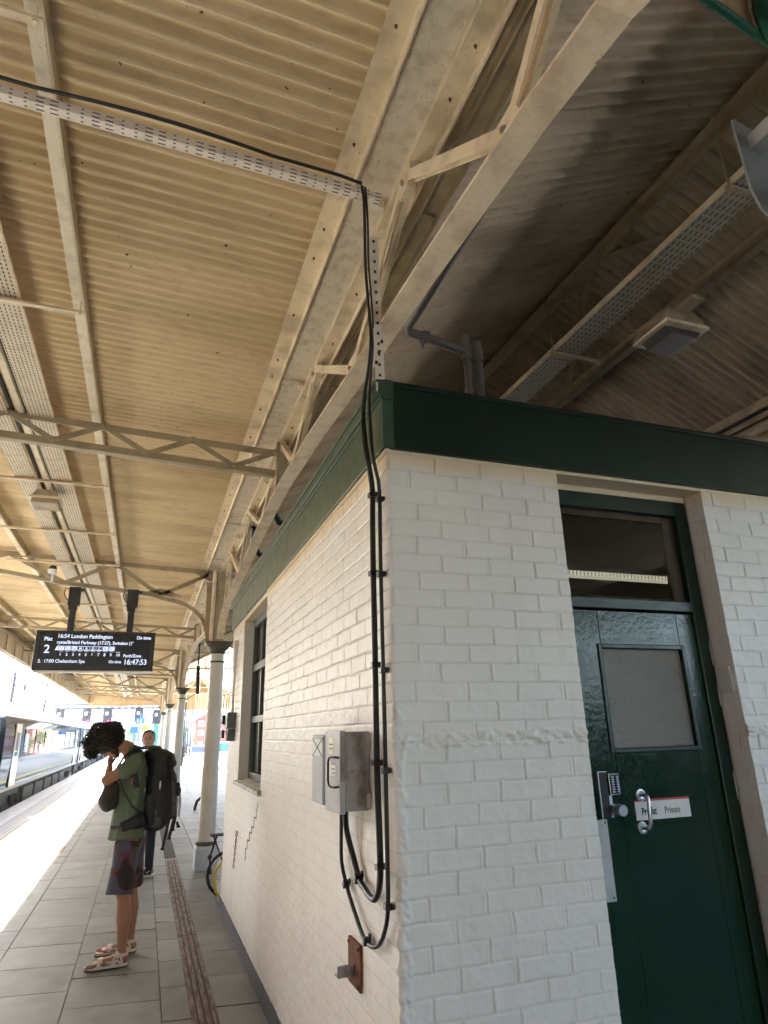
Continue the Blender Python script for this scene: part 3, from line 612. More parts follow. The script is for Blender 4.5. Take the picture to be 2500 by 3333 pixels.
# longitudinal lattice girders (arched bottom flange)
AR=[(0,3.605),(1.1,3.56),(2.,3.485),(3.,3.415),(3.8,3.345),(4.15,3.29),(4.38,3.20),(4.50,3.09),(4.56,2.995)]
def za(y):
    d=abs(y)
    for (a,b),(c,e) in zip(AR,AR[1:]):
        if d<=c: t=(d-a)/(c-a); return b+(e-b)*t
    return 2.995
for m in (0,1):
  for k,ym in enumerate([c+4.99 for c in YC[:-1]]):
    if m and ym<0: continue
    G=MB(); ys=sorted([-q for q,_ in AR]+[q for q,_ in AR[1:]]+[x*.55 for x in range(-7,8)])
    def zz(y): return za(y)
    xa,xb=(.848,.953); xa,xb=sorted((MX(xa,m),MX(xb,m)))
    vs=[];fs=[]
    for y in ys:
        z=zz(y); vs+=[(xa,ym+y,z),(xb,ym+y,z),(xb,ym+y,z+.012),(xa,ym+y,z+.012)]
    for i in range(len(ys)-1):
        for j in range(4): fs.append((i*4+j,i*4+(j+1)%4,(i+1)*4+(j+1)%4,(i+1)*4+j))
    fs+=[(0,1,2,3),tuple(len(vs)-4+j for j in (3,2,1,0))]; G.add(vs,fs)
    far=ym>26
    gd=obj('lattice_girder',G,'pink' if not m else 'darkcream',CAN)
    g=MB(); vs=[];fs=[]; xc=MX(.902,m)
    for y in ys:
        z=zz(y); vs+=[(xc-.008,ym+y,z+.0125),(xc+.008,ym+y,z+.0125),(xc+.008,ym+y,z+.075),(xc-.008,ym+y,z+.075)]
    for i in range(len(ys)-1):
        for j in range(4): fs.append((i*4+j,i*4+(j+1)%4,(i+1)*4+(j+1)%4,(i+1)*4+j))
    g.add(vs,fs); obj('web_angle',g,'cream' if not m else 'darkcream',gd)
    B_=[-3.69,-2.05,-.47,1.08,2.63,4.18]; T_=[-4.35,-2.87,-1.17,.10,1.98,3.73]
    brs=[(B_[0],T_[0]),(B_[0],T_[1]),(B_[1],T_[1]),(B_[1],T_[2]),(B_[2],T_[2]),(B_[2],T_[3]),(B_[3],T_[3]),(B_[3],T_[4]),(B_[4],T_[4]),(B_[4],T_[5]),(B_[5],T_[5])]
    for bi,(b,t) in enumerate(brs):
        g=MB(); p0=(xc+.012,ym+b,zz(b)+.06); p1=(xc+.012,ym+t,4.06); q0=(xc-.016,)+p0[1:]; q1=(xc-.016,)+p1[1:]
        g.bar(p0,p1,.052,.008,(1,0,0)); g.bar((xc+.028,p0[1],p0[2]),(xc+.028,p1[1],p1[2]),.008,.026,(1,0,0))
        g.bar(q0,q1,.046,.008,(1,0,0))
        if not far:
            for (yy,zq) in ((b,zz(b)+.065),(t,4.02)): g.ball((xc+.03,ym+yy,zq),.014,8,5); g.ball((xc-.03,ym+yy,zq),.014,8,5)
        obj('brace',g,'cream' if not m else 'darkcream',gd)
    if not far:
        for b in B_: g=MB(); g.prism([(ym+b-.10,zz(b)+.0126),(ym+b+.10,zz(b)+.0126),(ym+b+.05,zz(b)+.13),(ym+b-.05,zz(b)+.13)],xc-.0205,xc+.0165,'x'); obj('gusset',g,'cream' if not m else 'darkcream',gd)
        for t in T_: g=MB(); g.prism([(ym+t-.09,4.061),(ym+t+.09,4.061),(ym+t+.04,3.96),(ym+t-.04,3.96)],xc-.0205,xc+.0165,'x'); obj('gusset',g,'cream' if not m else 'darkcream',gd)
        g=MB(); g.box(xc-.05,xc+.045,ym-.05+.11,ym+.03+.11,zz(.1)+.0126,4.06); g.box(xc-.052,xc-.0505,ym-.09+.11,ym-.05+.11,zz(.1)+.02,4.05)
        obj('post',g,'tan',gd)
# purlins
g=None
for (x,wd,mt) in ((-.585,.055,'creamflake'),(-1.82,.06,'cream'),(-2.9,.06,'cream')):
    z=zl(x); g=MB(); g.box(x-wd/2,x+wd/2,Y0,Y1,z-.095,z-.088); g.box(x+wd/2-.007,x+wd/2+.001,Y0,Y1,z-.087,z+.004); g.box(x+wd/2+.0012,x+wd/2+.006,Y0,Y1,z-.093,z-.075)
    o=obj('purlin',g,mt,CAN); g=MB(); g.box(x+wd/2+.0013,x+wd/2+.006,Y0,Y1,z-.0745,z+.016); obj('purlin_web',g,'tan',o)
for x in (1.93,3.475,3.56-.001):
    if x<1.94: continue
for x in (3.47,): 
    z=4.155+.5*(4.54-x)-.03; g=MB(); g.box(x-.03,x+.03,Y0,Y1,z-.075,z-.068); g.box(x-.038,x-.0305,Y0,Y1,z-.075,z+.02); g.box(x+.0305,x+.06,Y0,Y1,z-.05,z-.044); obj('purlin',g,'tan',CAN)
for x in (5.9,7.2,8.5): g=MB(); z=zl(5.60-x); g.box(x-.03,x+.03,Y0,Y1,z-.09,z-.08); obj('purlin',g,'darkcream',CAN)
# ridge girder with zig-zag bracing under the ridge
g=MB(); g.box(2.74,2.80,Y0,Y1,4.93,4.94); g.box(2.801,2.81,Y0,Y1,4.87,4.94); g.box(2.815,2.87,Y0,Y1,4.93,4.938); rg=obj('ridge_beam',g,'tan',CAN)
for k in range(22):
    y=Y0+k*2.5+.65
    for s in (0,1):
        g=MB(); g.bar((2.81,y+1.25*s,4.90 if s==0 else 4.90),(3.44,y+1.25-.0,4.66),.05,.01,(0,0,1)) if s==0 else g.bar((3.44,y+1.25,4.66),(2.81,y+2.4,4.90),.05,.01,(0,0,1))
        obj('diagonal_brace',g,'darkcream',rg)
# transverse trusses
def truss(y,heavy,right=False,mat='trusst',rights=False):
    zt=lambda x: 3.985-.040*(x) if not heavy else 4.085-.045*x
    x0=-3.28; x1=.86
    t=MB(); h=.055 if not heavy else .065
    f=(lambda x:x) if not right else (lambda x:5.60-x)
    P=lambda x,z:(f(x),y,z)
    t.bar(P(x0,zt(x0)),P(x1,zt(x1)),.012,h,(0,0,1)); t.bar((f(x0),y+.03,zt(x0)+h/2-.004),(f(x1),y+.03,zt(x1)+h/2-.004),.05,.008,(0,0,1))
    tr=obj('roof_truss',t,mat,CAN)
    g=MB()
    if heavy: bc=[(x0,4.0),(-2.09,3.925),(-1.29,3.80),(-.12,3.69),(.066,3.64),(.25,3.605),(.404,3.554),(.537,3.476),(.639,3.38),(.70,3.28),(.735,3.17),(.765,3.0)]
    else: bc=[(x0,zt(x0)-.175),(x1,zt(x1)-.178)]
    for (a,b),(c,d_) in zip(bc,bc[1:]):
        g.bar(P(a,b),P(c,d_),.012,.05,(0,0,1) if abs(c-a)>abs(d_-b) else (1,0,0)); 
        g.bar((f(a),y+.028,b-.026),(f(c),y+.028,d_-.026),.06,.008,(0,0,1) if abs(c-a)>abs(d_-b)*.3 else (1,0,0))
    obj('bottom_chord',g,mat,tr)
    if not heavy:
        xs=[.84-.337*i for i in range(13)]
        for i in range(12):
            a,b=xs[i],xs[i+1]; za_=zt(a) if i%2==0 else zt(a)-.175; zb=zt(b)-.175 if i%2==0 else zt(b)
            g=MB(); g.bar((f(a),y-.014,za_),(f(b),y-.014,zb),.010,.042,(0,0,1)); g.ball((f(a),y-.022,za_),.019,8,5); g.lathe([(.032,0),(.032,-.008)],(f(a),y-.012,za_),12,'y')
            obj('web_brace',g,mat,tr)
    else:
        nodes=[(-3.1,4.2),(-2.55,3.98),(-2.0,4.168),(-1.25,3.79),(-.62,4.11),(.04,3.67),(.72,4.02)]
        for (a,b),(c,d_) in zip(nodes,nodes[1:]):
            g=MB(); g.bar((f(a),y-.016,b),(f(c),y-.016,d_),.012,.058,(0,0,1))
            for t_ in (.08,.92): g.ball((f(a+(c-a)*t_),y-.026,b+(d_-b)*t_),.013,6,4)
            obj('web_brace',g,mat,tr)
        for pg in ([(-.16,3.71),(.22,3.645),(.36,3.66),(.16,3.75),(.03,3.77)],[(.50,4.04),(.86,4.05),(.86,3.88),(.70,3.93)],[(-.78,4.12),(-.46,4.11),(-.60,4.03)]):
            g=MB(); g.prism([(f(a_),b_) for a_,b_ in pg],y-.022,y-.008,'y'); obj('gusset',g,mat,tr)
        g=MB()
        # spandrel web beside the column
        g.prism([(f(.772),3.0),(f(.745),3.2),(f(.71),3.33),(f(.70),3.9),(f(.86),3.9),(f(.86),3.0)],y-.008,y+.008,'y')
        obj('spandrel_plate',g,mat,tr)
        for q in ((.0,3.70),(.1,3.70),(.2,3.68),(-.05,3.735),(.56,4.0),(.64,4.0),(.72,4.01),(-.68,4.10),(-.55,4.10)):
            if y<25: g=MB(); g.ball((f(q[0]),y-.026,q[1]),.012,6,4); obj('rivet',g,mat,tr)
    return tr
for k in range(5):
    yy=5.02+9.98*k; truss(yy,False); 
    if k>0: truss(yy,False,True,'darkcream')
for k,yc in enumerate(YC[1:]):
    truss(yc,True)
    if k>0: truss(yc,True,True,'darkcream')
# gable frames in the ridge bay
for k in range(9):
    y=5.02+4.99*k
    if y<9: continue
    g=MB(); g.bar((1.0,y,4.09),(2.79,y,4.95),.05,.07); g.bar((2.81,y,4.95),(4.6,y,4.09),.05,.07); g.bar((1.0,y,4.02),(4.6,y,4.02),.03,.05); g.bar((1.9,y,4.03),(1.9,y,4.5),.03,.03); g.bar((2.8,y,4.03),(2.8,y,4.93),.03,.03); g.bar((3.7,y,4.03),(3.7,y,4.5),.03,.03); g.bar((1.9,y,4.04),(2.8,y,4.9),.025,.03); g.bar((3.7,y,4.04),(2.8,y,4.9),.025,.03)
    obj('gable_frame',g,'cream' if y>25 else 'darkcream',CAN)
g=MB()
for x in (1.5,2.0,2.4,3.2,3.6,4.1): z=4.155+.5*(min(x,5.6-x)-1.07)-.02; g.box(x-.025,x+.025,GL0,GL1,z-.05,z)
for k in range(23):
    y=GL0+.3+k*.6; g.bar((1.05,y,4.16),(2.8,y,5.02),.03,.04); g.bar((2.8,y,5.02),(4.55,y,4.16),.03,.04)
obj('glazing_frame',g,'cream',CAN)
# eaves girder, posts and valance at the track side and the far end
g=MB(); g.box(-3.345,-3.325,Y0,Y1,3.665,4.125); g.box(-3.3245,-3.25,Y0,Y1,4.098,4.11); g.box(-3.3245,-3.27,Y0,Y1,3.69,3.705); g.box(-3.29,-3.25,Y0,Y1,4.24,4.32); g.box(-3.40,-3.346,Y0,Y1,4.06,4.36)
va=obj('valance',g,'tan',CAN,label='brown boarded valance along the track edge')
g=MB()
for k in range(45):
    y=Y0+.4+k*1.235; g.box(-3.25,-3.235,y,y+.07,4.08,4.27); g.bar((-3.243,y+.07,4.11),(-3.243,y+1.2,4.25),.01,.03)
obj('eaves_lattice',g,'tan',va)
for k in range(34):
    y=5.+k*1.15; g=MB(); g.box(-3.31,-3.285,y,y+.055,3.705,4.098); obj('valance_post',g,'tan',va)
g=MB()
def boards(x0,x1,y,zb,zt_):
    n=int((x1-x0)/.15)
    for i in range(n):
        a=x0+(x1-x0)*i/n; b=x0+(x1-x0)*(i+1)/n; g.box(a+.004,b-.004,y,y+.02,zb+.05,zt_); g.prism([(a+.004,zb+.0495),(b-.004,zb+.0495),((a+b)/2+.02,zb),((a+b)/2-.02,zb)],y,y+.02,'y')
boards(-3.34,.9,Y1-.02,3.50,4.3); boards(.92,4.68,Y1+.01,3.22,4.25); boards(4.7,8.94,Y1-.02,3.22,4.3)
g.prism([(.95,4.2),(4.66,4.2),(2.8,5.05)],Y1-.05,Y1-.03,'y'); obj('end_valance',g,'valance',CAN,label='ochre scalloped valance across the far end')
g=MB(); g.box(8.93,8.95,Y0,Y1,3.66,4.3); obj('valance',g,'darkcream',CAN)
# columns
def column(x,y,label):
    c=thing('canopy_column',label,'column',(x,y,0),'columns holding up the canopy')
    g=MB(); g.box(x-.148,x+.148,y-.148,y+.148,0,.275); g.prism([(x-.148,.2752),(x+.148,.2752),(x+.138,.293),(x-.138,.293)],y-.14,y+.14,'y'); obj('plinth',g,'basew',c,bevel=.012)
    g=MB(); g.lathe([(.128,.293),(.142,.300),(.146,.315),(.142,.332),(.122,.342)],(x,y,0),28); obj('base_ring',g,'capd',c,smooth=True)
    g=MB(); g.lathe([(.116,.342),(.113,.6),(.102,2.6),(.100,2.695),(.106,2.7),(.106,2.722),(.098,2.727),(.098,2.83)],(x,y,0),28); obj('shaft',g,'shaft',c,smooth=True)
    g=MB(); g.lathe([(.1075,2.698),(.109,2.711),(.1075,2.724)],(x,y,0),28); g.lathe([(.105,2.828),(.110,2.838),(.105,2.85)],(x,y,0),28); obj('green_band',g,'capg',c,smooth=True)
    g=MB(); g.lathe([(.102,2.85),(.112,2.87),(.145,2.905),(.165,2.925),(.165,2.94),(.195,2.955),(.2,2.975),(.198,2.994)],(x,y,0),28); g.box(x-.19,x+.19,y-.19,y+.19,2.975,2.996); obj('capital',g,'capd',c,smooth=True)
    s=1 if x<2 else -1
    g=MB(); g.box(x-.055,x+.06,y-.05,y+.05,2.997,4.05); g.box(x-.09,x+.09,y-.09,y+.09,2.9965,3.02); obj('stub_post',g,'tan',c)
    g=MB(); g.tube([(x-s*.115,y-.085,2.998),(x-s*.115,y-.085,4.06)],.028,12)
    for z in (3.25,3.62,3.9): g.lathe([(.034,z),(.034,z+.03)],(x-s*.115,y-.085,0),12)
    obj('rainwater_pipe',g,'pink',c,smooth=True)
    return c
nm={1:'white cast iron column nearest the white brick building',2:'second white cast iron column beyond the building',3:'third white cast iron column along the platform',4:'farthest white cast iron column near the canopy end'}
for k,yc in enumerate(YC):
    if k==0 : continue
    column(CX,yc,nm.get(k-1,'cast iron column beside where the photographer stands') if k>1 else 'cast iron column beside where the photographer stands')
for k,yc in enumerate(YC[3:]):
    column(CX2,yc,['white column on the far side of the ridge bay, nearest one','white column on the far side of the ridge bay, middle one','white column on the far side of the ridge bay, last one'][k])
# ================================================================== cable trays, struts, lamps
def tray(name,x,wd,z,y0,y1,mat,label,edge,flange=.022):
    t=thing(name,label,'cable tray',(x,y0,z),'perforated cable trays under the canopy')
    g=MB(); g.box(x-wd/2,x+wd/2,y0,y1,z,z+.002); obj('perforated_bed',g,mat,t)
    g=MB(); g.box(x-wd/2-.0015,x-wd/2-.0002,y0,y1,z-.0005,z+flange); g.box(x+wd/2+.0002,x+wd/2+.0015,y0,y1,z-.0005,z+flange); obj('tray_side',g,edge,t); return t
tray('cable_tray',-.955,.175,4.030,2.0,43,'traybase','perforated cream cable tray, right one of the pair over the platform','cream')
tray('cable_tray',-1.265,.165,4.030,2.0,43,'traybase','perforated cream cable tray, left one of the pair over the platform','cream')
g=MB(); g.box(-1.115,-1.075,2.,43,4.040,4.055); obj('trunking',g,'creamflake',None,label='narrow flat trunking strip between the two perforated trays',cat='trunking')
for x in (-1.155,-1.055):
    g=MB(); g.box(x-.012,x+.012,2.,43,4.05,4.075); obj('gap_band',g,'blackm',None,label='dark band in the gap beside the trunking, '+('left' if x<-1.1 else 'right')+' of the strip',cat='cable')  # dark bands laid in the gap between the two trays
for i,y in enumerate([1.80,3.49,6.37,8.03,9.62,12.78,14.4,16.2,18.2]):
    g=MB(); z=4.012; x0=-1.98
    g.box(x0,-.535,y,y+.026,z-.014,z); g.box(x0,-.535,y+.0262,y+.03,z-.014,z+.018); 
    for x in (-.56,-1.80): g.lathe([(.009,z-.022),(.011,z-.02),(.009,z-.0141)],(x,y+.013,0),8)
    for x in (-.56,-1.82,): g.tube([(x,y+.013,z),(x,y+.013,z+.07)],.004,6)
    obj('hanger_bar',g,'cream',None,label=['thin cross bar under the trays, nearest the camera','thin cross bar under the trays crossing before the first truss','thin cross bar just beyond the first truss','thin cross bar beside the small box lamp','thin cross bar just before the display sign brackets','thin cross bar seen between the display sign poles','thin cross bar above the display sign, farther one','thin cross bar far along the trays','farthest thin cross bar along the trays'][i],cat='hanger bar',group='cross bars hanging the cable trays')
t=thing('slotted_channel','pale slotted channel crossing the roof with a black cable along its top','channel',(.9,2.15,3.97))
g=MB(); g.box(-3.2,.80,-.0205,.0205,-.0,.002); g.box(-3.2,.80,-.0205,-.0185,.002,.041); g.box(-3.2,.80,.0185,.0205,.002,.041)
o=obj('channel',g,'strutx',t,local=True); o.location=(-.9,0,0); o.rotation_euler=(0,0,.027)
g=MB(); pts=[(-3.0,2.03,4.012)]+[(x,2.15-.027*(.9-x)-.020-(.022*math.sin((x+.6)/.9*PI) if -.6<x<.3 else 0),4.016) for x in np.arange(-.9,.70,.1)]+[(.70,2.12,4.0)]
g.tube(pts,.0075,8); obj('cable',g,'black',t,smooth=True)
t=thing('slotted_channel','pale slotted upright channel dropping from the girder to the corner of the green fascia','channel',(.858,2.40,3.135))
g=MB(); g.bar((.008,0,0),(-.068,-.16,.70),.041,.002,(0,1,0)); g.bar((.030,.012,0),(-.046,-.148,.70),.002,.024,(0,1,0)); obj('channel',g,'strutz',t,local=True)
for k in range(15):
    q=(k+.5)/15.; c_=Vector((.008-.076*q,-.16*q-.003,.70*q)); g=MB(); g.bar(c_-Vector((-.0006,-.0015,.006)),c_+Vector((-.0006,-.0015,.006)),.010,.004,(0,1,0)); obj('slot',g,'ink',t,local=True)
# box lamp over the platform
#CAB
t=thing('platform_lamp','small square box lamp hanging on the cable trays over the platform','lamp',(-1.11,6.75,3.99))
g=MB(); g.prism([(-1.235,3.93),(-.985,3.93),(-1.03,4.0),(-1.19,4.0)],6.6,6.84,'y'); obj('lamp_housing',g,'darkcream',t,bevel=.004)
g=MB(); g.box(-1.245,-.975,6.575,6.87,3.905,3.9295); obj('lamp_rim',g,'cream',t,bevel=.003)
g=MB(); g.box(-1.23,-.99,6.59,6.855,3.86,3.9045); obj('lamp_lens',g,'darkcream',t,bevel=.01)
t=thing('dome_camera','small dark camera on a bracket behind the column truss','camera',(-1.42,9.86,3.97))
g=MB(); g.ball((-1.42,9.86,3.97),.055,14,8,(1,1,.9)); obj('camera_dome',g,'lampd',t,smooth=True)
g=MB(); g.lathe([(.06,3.90),(.06,3.955)],(-1.42,9.86,0),16); g.bar((-1.42,9.9,3.92),(-1.42,9.95,3.80),.03,.03); g.bar((-1.42,9.87,4.02),(-1.15,9.87,4.05),.02,.02); obj('camera_mount',g,'label',t)
# right bay tray, lamp, hangers, pipes
t=tray('cable_tray',2.80,.215,4.40,-2,12,'traydark','perforated dusty cable tray hung under the ridge','cream',.045)
for y in (1.87,3.52,5.2,6.9):
    g=MB(); g.box(2.66,3.16,y,y+.03,4.375,4.39)
    for x in (2.675,3.10): g.tube([(x,y+.015,4.38),(x,y+.015,4.86)],.006,6); g.box(x-.015,x+.015,y-.0,y+.03,4.355,4.3745)
    obj('hanger_bar',g,'darkcream',None,label={1.87:'dark hanger bar under the ridge tray, nearest the camera',3.52:'dark hanger bar under the ridge tray above the green fascia',5.2:'dark hanger bar under the ridge tray, third away',6.9:'dark hanger bar under the ridge tray, farthest away'}[y],cat='hanger bar',group='hangers for the ridge cable tray')
t=thing('flood_lamp','dusty square box lamp hung beside the ridge tray above the green fascia','lamp',(3.19,2.9,4.25))
g=MB(); g.box(3.0,3.36,2.74,3.07,4.205,4.228); obj('lamp_rim',g,'cream',t,bevel=.003)
g=MB(); g.prism([(2.98,4.2285),(3.38,4.2285),(3.28,4.34),(3.05,4.34)],2.76,3.05,'y'); obj('lamp_housing',g,'darkcream',t,bevel=.005)
g=MB(); g.prism([(3.03,4.2045),(3.33,4.2045),(3.29,4.155),(3.07,4.155)],2.79,3.02,'y'); obj('lamp_lens',g,'lampd',t,bevel=.004)
g=MB(); g.box(3.10,3.2,2.6,2.76,4.30,4.33); obj('lamp_arm',g,'darkcream',t); g=MB(); g.tube([(3.1,3.0,4.3),(3.12,3.2,4.45)],.012,8); obj('lamp_cable',g,'darkcream',t)
t=thing('roof_pipe','dusty pipework rising from the building roof and bending along the girder','pipe',(1.5,2.8,3.1))
g=MB(); g.tube([(1.24,.9,3.90),(1.22,1.6,3.90),(1.175,2.62,3.80),(1.165,2.76,3.785),(1.19,2.80,3.775),(1.26,2.81,3.772),(1.57,2.86,3.755)],.026,14); g.lathe([(.032,-.02),(.036,-.0),(.032,.02)],(1.29,2.815,3.772),14,'x'); obj('horizontal_pipe',g,'conduit',t,smooth=True)
for x in (1.565,1.635):
    g=MB(); g.tube([(x,2.86,3.1),(x,2.86,3.86 if x<1.6 else 3.83)],.026 if x>1.6 else .022,14); g.lathe([(.034,3.70),(.034,3.78)],(x,2.86,0),14); obj('riser_pipe',g,'conduit',t,smooth=True)
g=MB(); g.lathe([(.012,3.70),(.004,3.66)],(1.27,2.81,.035),8); obj('drip_cock',g,'conduit',t)
# flexible black hoses behind the girder
for (y,nmz) in ((6.3,'black flexible hose looping under the gutter, nearer one'),(7.6,'black flexible hose looping under the gutter, farther one')):
    g=MB(); g.tube([(1.0,y-.3,4.0),(1.03,y-.1,3.86),(1.12,y+.0,3.76),(1.28,y+.05,3.72),(1.45,y+.1,3.62),(1.5,y+.12,3.3)],.032,12); obj('flexible_hose',g,'black',None,smooth=True,label=nmz,cat='hose',group='black hoses behind the girder')
# grey hung plate with channels (edge of a hung sign) and the green scroll bracket
t=thing('hung_sign_frame','grey metal end plate with two square channels at the upper right','sign frame',(1.2,.80,3.06))
g=MB(); g.prism([(.803,3.06),(.812,2.84),(.806,2.79),(.785,2.745),(.70,2.66),(.55,2.62),(.45,2.75),(.45,3.0)],1.19,1.196,'x')
g2=MB(); g2.prism([(0,0),(.004,-.21),(.022,-.262),(.075,-.31),(.34,-.34),(.34,.02),(.11,-.02)],-.002,.004,'y')
o=obj('end_plate',g2,'greypl',t,bevel=.001,local=True); o.location=(0,0,0)
for (a,b) in ((.033,-.045),(.066,-.205)):
    g2=MB(); c=.021
    g2.box(a,a+2*c,-.42,-.0025,b-.002,b); g2.box(a,a+2*c,-.42,-.0025,b-2*c,b-2*c+.002); g2.box(a,a+.002,-.42,-.0025,b-2*c+.0022,b-.0022); g2.box(a+2*c-.002,a+2*c,-.42,-.0025,b-2*c+.0022,b-c*1.2)
    g2.box(a-.003,a+2*c+.003,-.425,-.42,b-2*c-.003,b-2*c)
    o=obj('channel',g2,'galv',t,local=True)
t=thing('scroll_bracket','thick glossy green curved iron bracket at the top right corner','bracket',(2.0,1.2,4.3))
g=MB(); g.tube([(1.60,1.2,4.52),(1.74,1.2,4.425),(1.86,1.2,4.385),(1.98,1.2,4.345),(2.08,1.2,4.30),(2.2,1.2,4.27)],[.012,.014,.018,.018,.016,.012],12); obj('lower_rib',g,'greenbr',t,smooth=True)
g=MB(); g.tube([(2.14,1.16,4.62),(2.11,1.16,4.52),(2.095,1.16,4.42),(2.10,1.16,4.32),(2.14,1.16,4.23),(2.22,1.16,4.19)],[.03,.034,.036,.036,.034,.03],16)
g.tube([(2.16,1.13,4.62),(2.135,1.13,4.52),(2.12,1.13,4.42),(2.125,1.13,4.32),(2.16,1.13,4.24)],.02,12); obj('scroll',g,'greenbr',t,smooth=True)
g=MB(); g.prism([(1.66,4.50),(1.86,4.40),(2.08,4.32),(2.09,4.5),(2.12,4.66),(1.9,4.66)],1.205,1.215,'y'); obj('web_plate',g,paint('rusty_cream_web',(.60,.40,.22),(.30,.12,.05),.8,9,.6,.3),t)
# ================================================================== wall equipment
t=thing('meter_cabinet','worn grey metal cabinet with a bar handle on the side wall near the corner','cabinet',(.83,2.82,1.38))
g=MB(); g.box(.785,WX-.002,2.712,2.935,1.388,1.692); obj('cabinet_body',g,'boxworn',t,bevel=.004)
g=MB(); g.box(.760,.7845,2.705,2.942,1.380,1.697); obj('cabinet_door',g,'alu',t,bevel=.004)
g=MB(); g.box(.762,.7835,2.7035,2.7048,1.50,1.69); g.box(.787,.80,2.7105,2.7118,1.39,1.60); obj('worn_patch',g,'boxworn',t)
g=MB(); hy0=2.755; g.tube([(.760,2.716,1.592),(.742,2.722,1.594),(.736,2.75,1.594),(.736,2.785,1.590),(.736,2.80,1.575),(.736,2.80,1.50),(.736,2.785,1.484),(.736,2.75,1.480),(.742,2.722,1.480),(.760,2.716,1.482)],.0045,8); obj('cabinet_handle',g,'blackm',t,smooth=True)
g=MB(); g.box(.7585,.7598,2.80,2.878,1.605,1.668); obj('yellow_label',g,'yellow',t)
g=MB()
for z in (1.645,1.628): 
    for q in range(5): g.box(.7578,.7584,2.812+q*.011,2.820+q*.011,z-.005,z)
obj('label_print',g,'ink',t)
g=MB(); g.box(.7585,.7598,2.765,2.835,1.52,1.567); g.box(.7585,.7598,2.84,2.865,1.515,1.575); obj('white_label',g,'label',t)
g=MB(); g.box(.7578,.7584,2.766,2.834,1.563,1.567); obj('red_stripe',g,'red',t)
g=MB()
for z in (1.548,1.532): g.box(.7576,.7583,2.78,2.82,z-.004,z)
obj('label_print',g,'ink',t)
for z in (1.655,1.425):
    g=MB(); g.box(.872,.890,2.698,2.7118,z-.025,z+.025); g.lathe([(.007,z-.03),(.007,z+.03)],(.886,2.704,0),10); obj('cabinet_hinge',g,'hinge',t)
t=thing('isolator_box','slate blue narrow box beyond the worn cabinet, marked with a cross','cabinet',(.84,3.06,1.39))
g=MB(); g.box(.762,WX-.002,2.96,3.19,1.390,1.683); obj('box_body',g,'boxdark',t,bevel=.006)
g=MB(); g.box(.7595,.7615,2.985,3.18,1.395,1.675); obj('box_door',g,'alu',t,bevel=.001)
g=MB(); g.bar((.7585,2.99,1.665),(.7585,3.17,1.59),.002,.004,(1,0,0)); g.bar((.7585,3.17,1.665),(.7585,2.99,1.59),.002,.004,(1,0,0)); g.bar((.7585,2.99,1.667),(.7585,3.17,1.667),.002,.004,(1,0,0)); g.box(.80,.84,2.9575,2.9595,1.43,1.50); obj('cross_mark',g,'ink',t)
g=MB(); g.box(.7588,.7593,2.99,3.17,1.59,1.668); obj('label_ground',g,'label',t)
def cable(name,pts,r,label,clips,sub=3):
    t=thing(name,label,'cable',pts[-1]); P=[Vector(p) for p in pts]; Q=[]
    for i in range(len(P)-1):
        a=P[max(i-1,0)];b=P[i];c=P[i+1];d=P[min(i+2,len(P)-1)]
        for s in range(sub):
            u=s/sub; Q.append(.5*((2*b)+(c-a)*u+(2*a-5*b+4*c-d)*u*u+(3*b-a-3*c+d)*u**3))
    Q.append(P[-1]); g=MB(); g.tube(Q,[r*(.55+.45*min(1,max(0,(3.3-q.z)/.35))) for q in Q],10); obj('cable_sheath',g,'black',t,smooth=True)
    for (p,d_) in clips:
        g=MB(); p=Vector(p); d_=Vector(d_).normalized(); g.bar(p-d_*.011,p+d_*.011,r*2+.012,r*2+.012,(1,0,0)); q=p+Vector((.012,0,0)); g.bar(q-d_*.008,q+d_*.008,r*2+.03,.01,(1,0,0)); obj('cable_clip',g,'black',t,bevel=.002)
    return t
xk=.868
cable('black_cable',[(.700,2.120,3.985),(.712,2.130,3.92),(.727,2.17,3.807),(.752,2.245,3.67),(.790,2.322,3.51),(.815,2.373,3.386),(.826,2.445,3.27),(.824,2.500,3.172),(.823,2.526,3.082),(.824,2.516,2.959),(.830,2.502,2.862),(.845,2.510,2.79),(xk,2.545,2.705),(xk,2.552,2.55),(xk,2.555,2.33),(xk,2.552,2.0),(xk,2.553,1.6),(xk,2.545,1.4),(xk,2.535,1.22),(xk,2.555,1.14),(xk,2.60,1.098),(xk,2.66,1.092),(xk,2.72,1.105),(xk,2.80,1.128),(xk,2.875,1.19),(xk-.012,2.93,1.28),(.84,2.90,1.345),(.83,2.86,1.39)],.0125,
 'thick black cable clipped down the side wall, looping into the worn cabinet',[((xk,2.546,2.69),(0,0,1)),((xk,2.555,2.334),(0,0,1)),((xk,2.553,1.949),(0,0,1)),((xk,2.552,1.575),(0,0,1)),((xk,2.536,1.215),(0,.2,1)),((xk,2.81,1.130),(0,1,.5))])
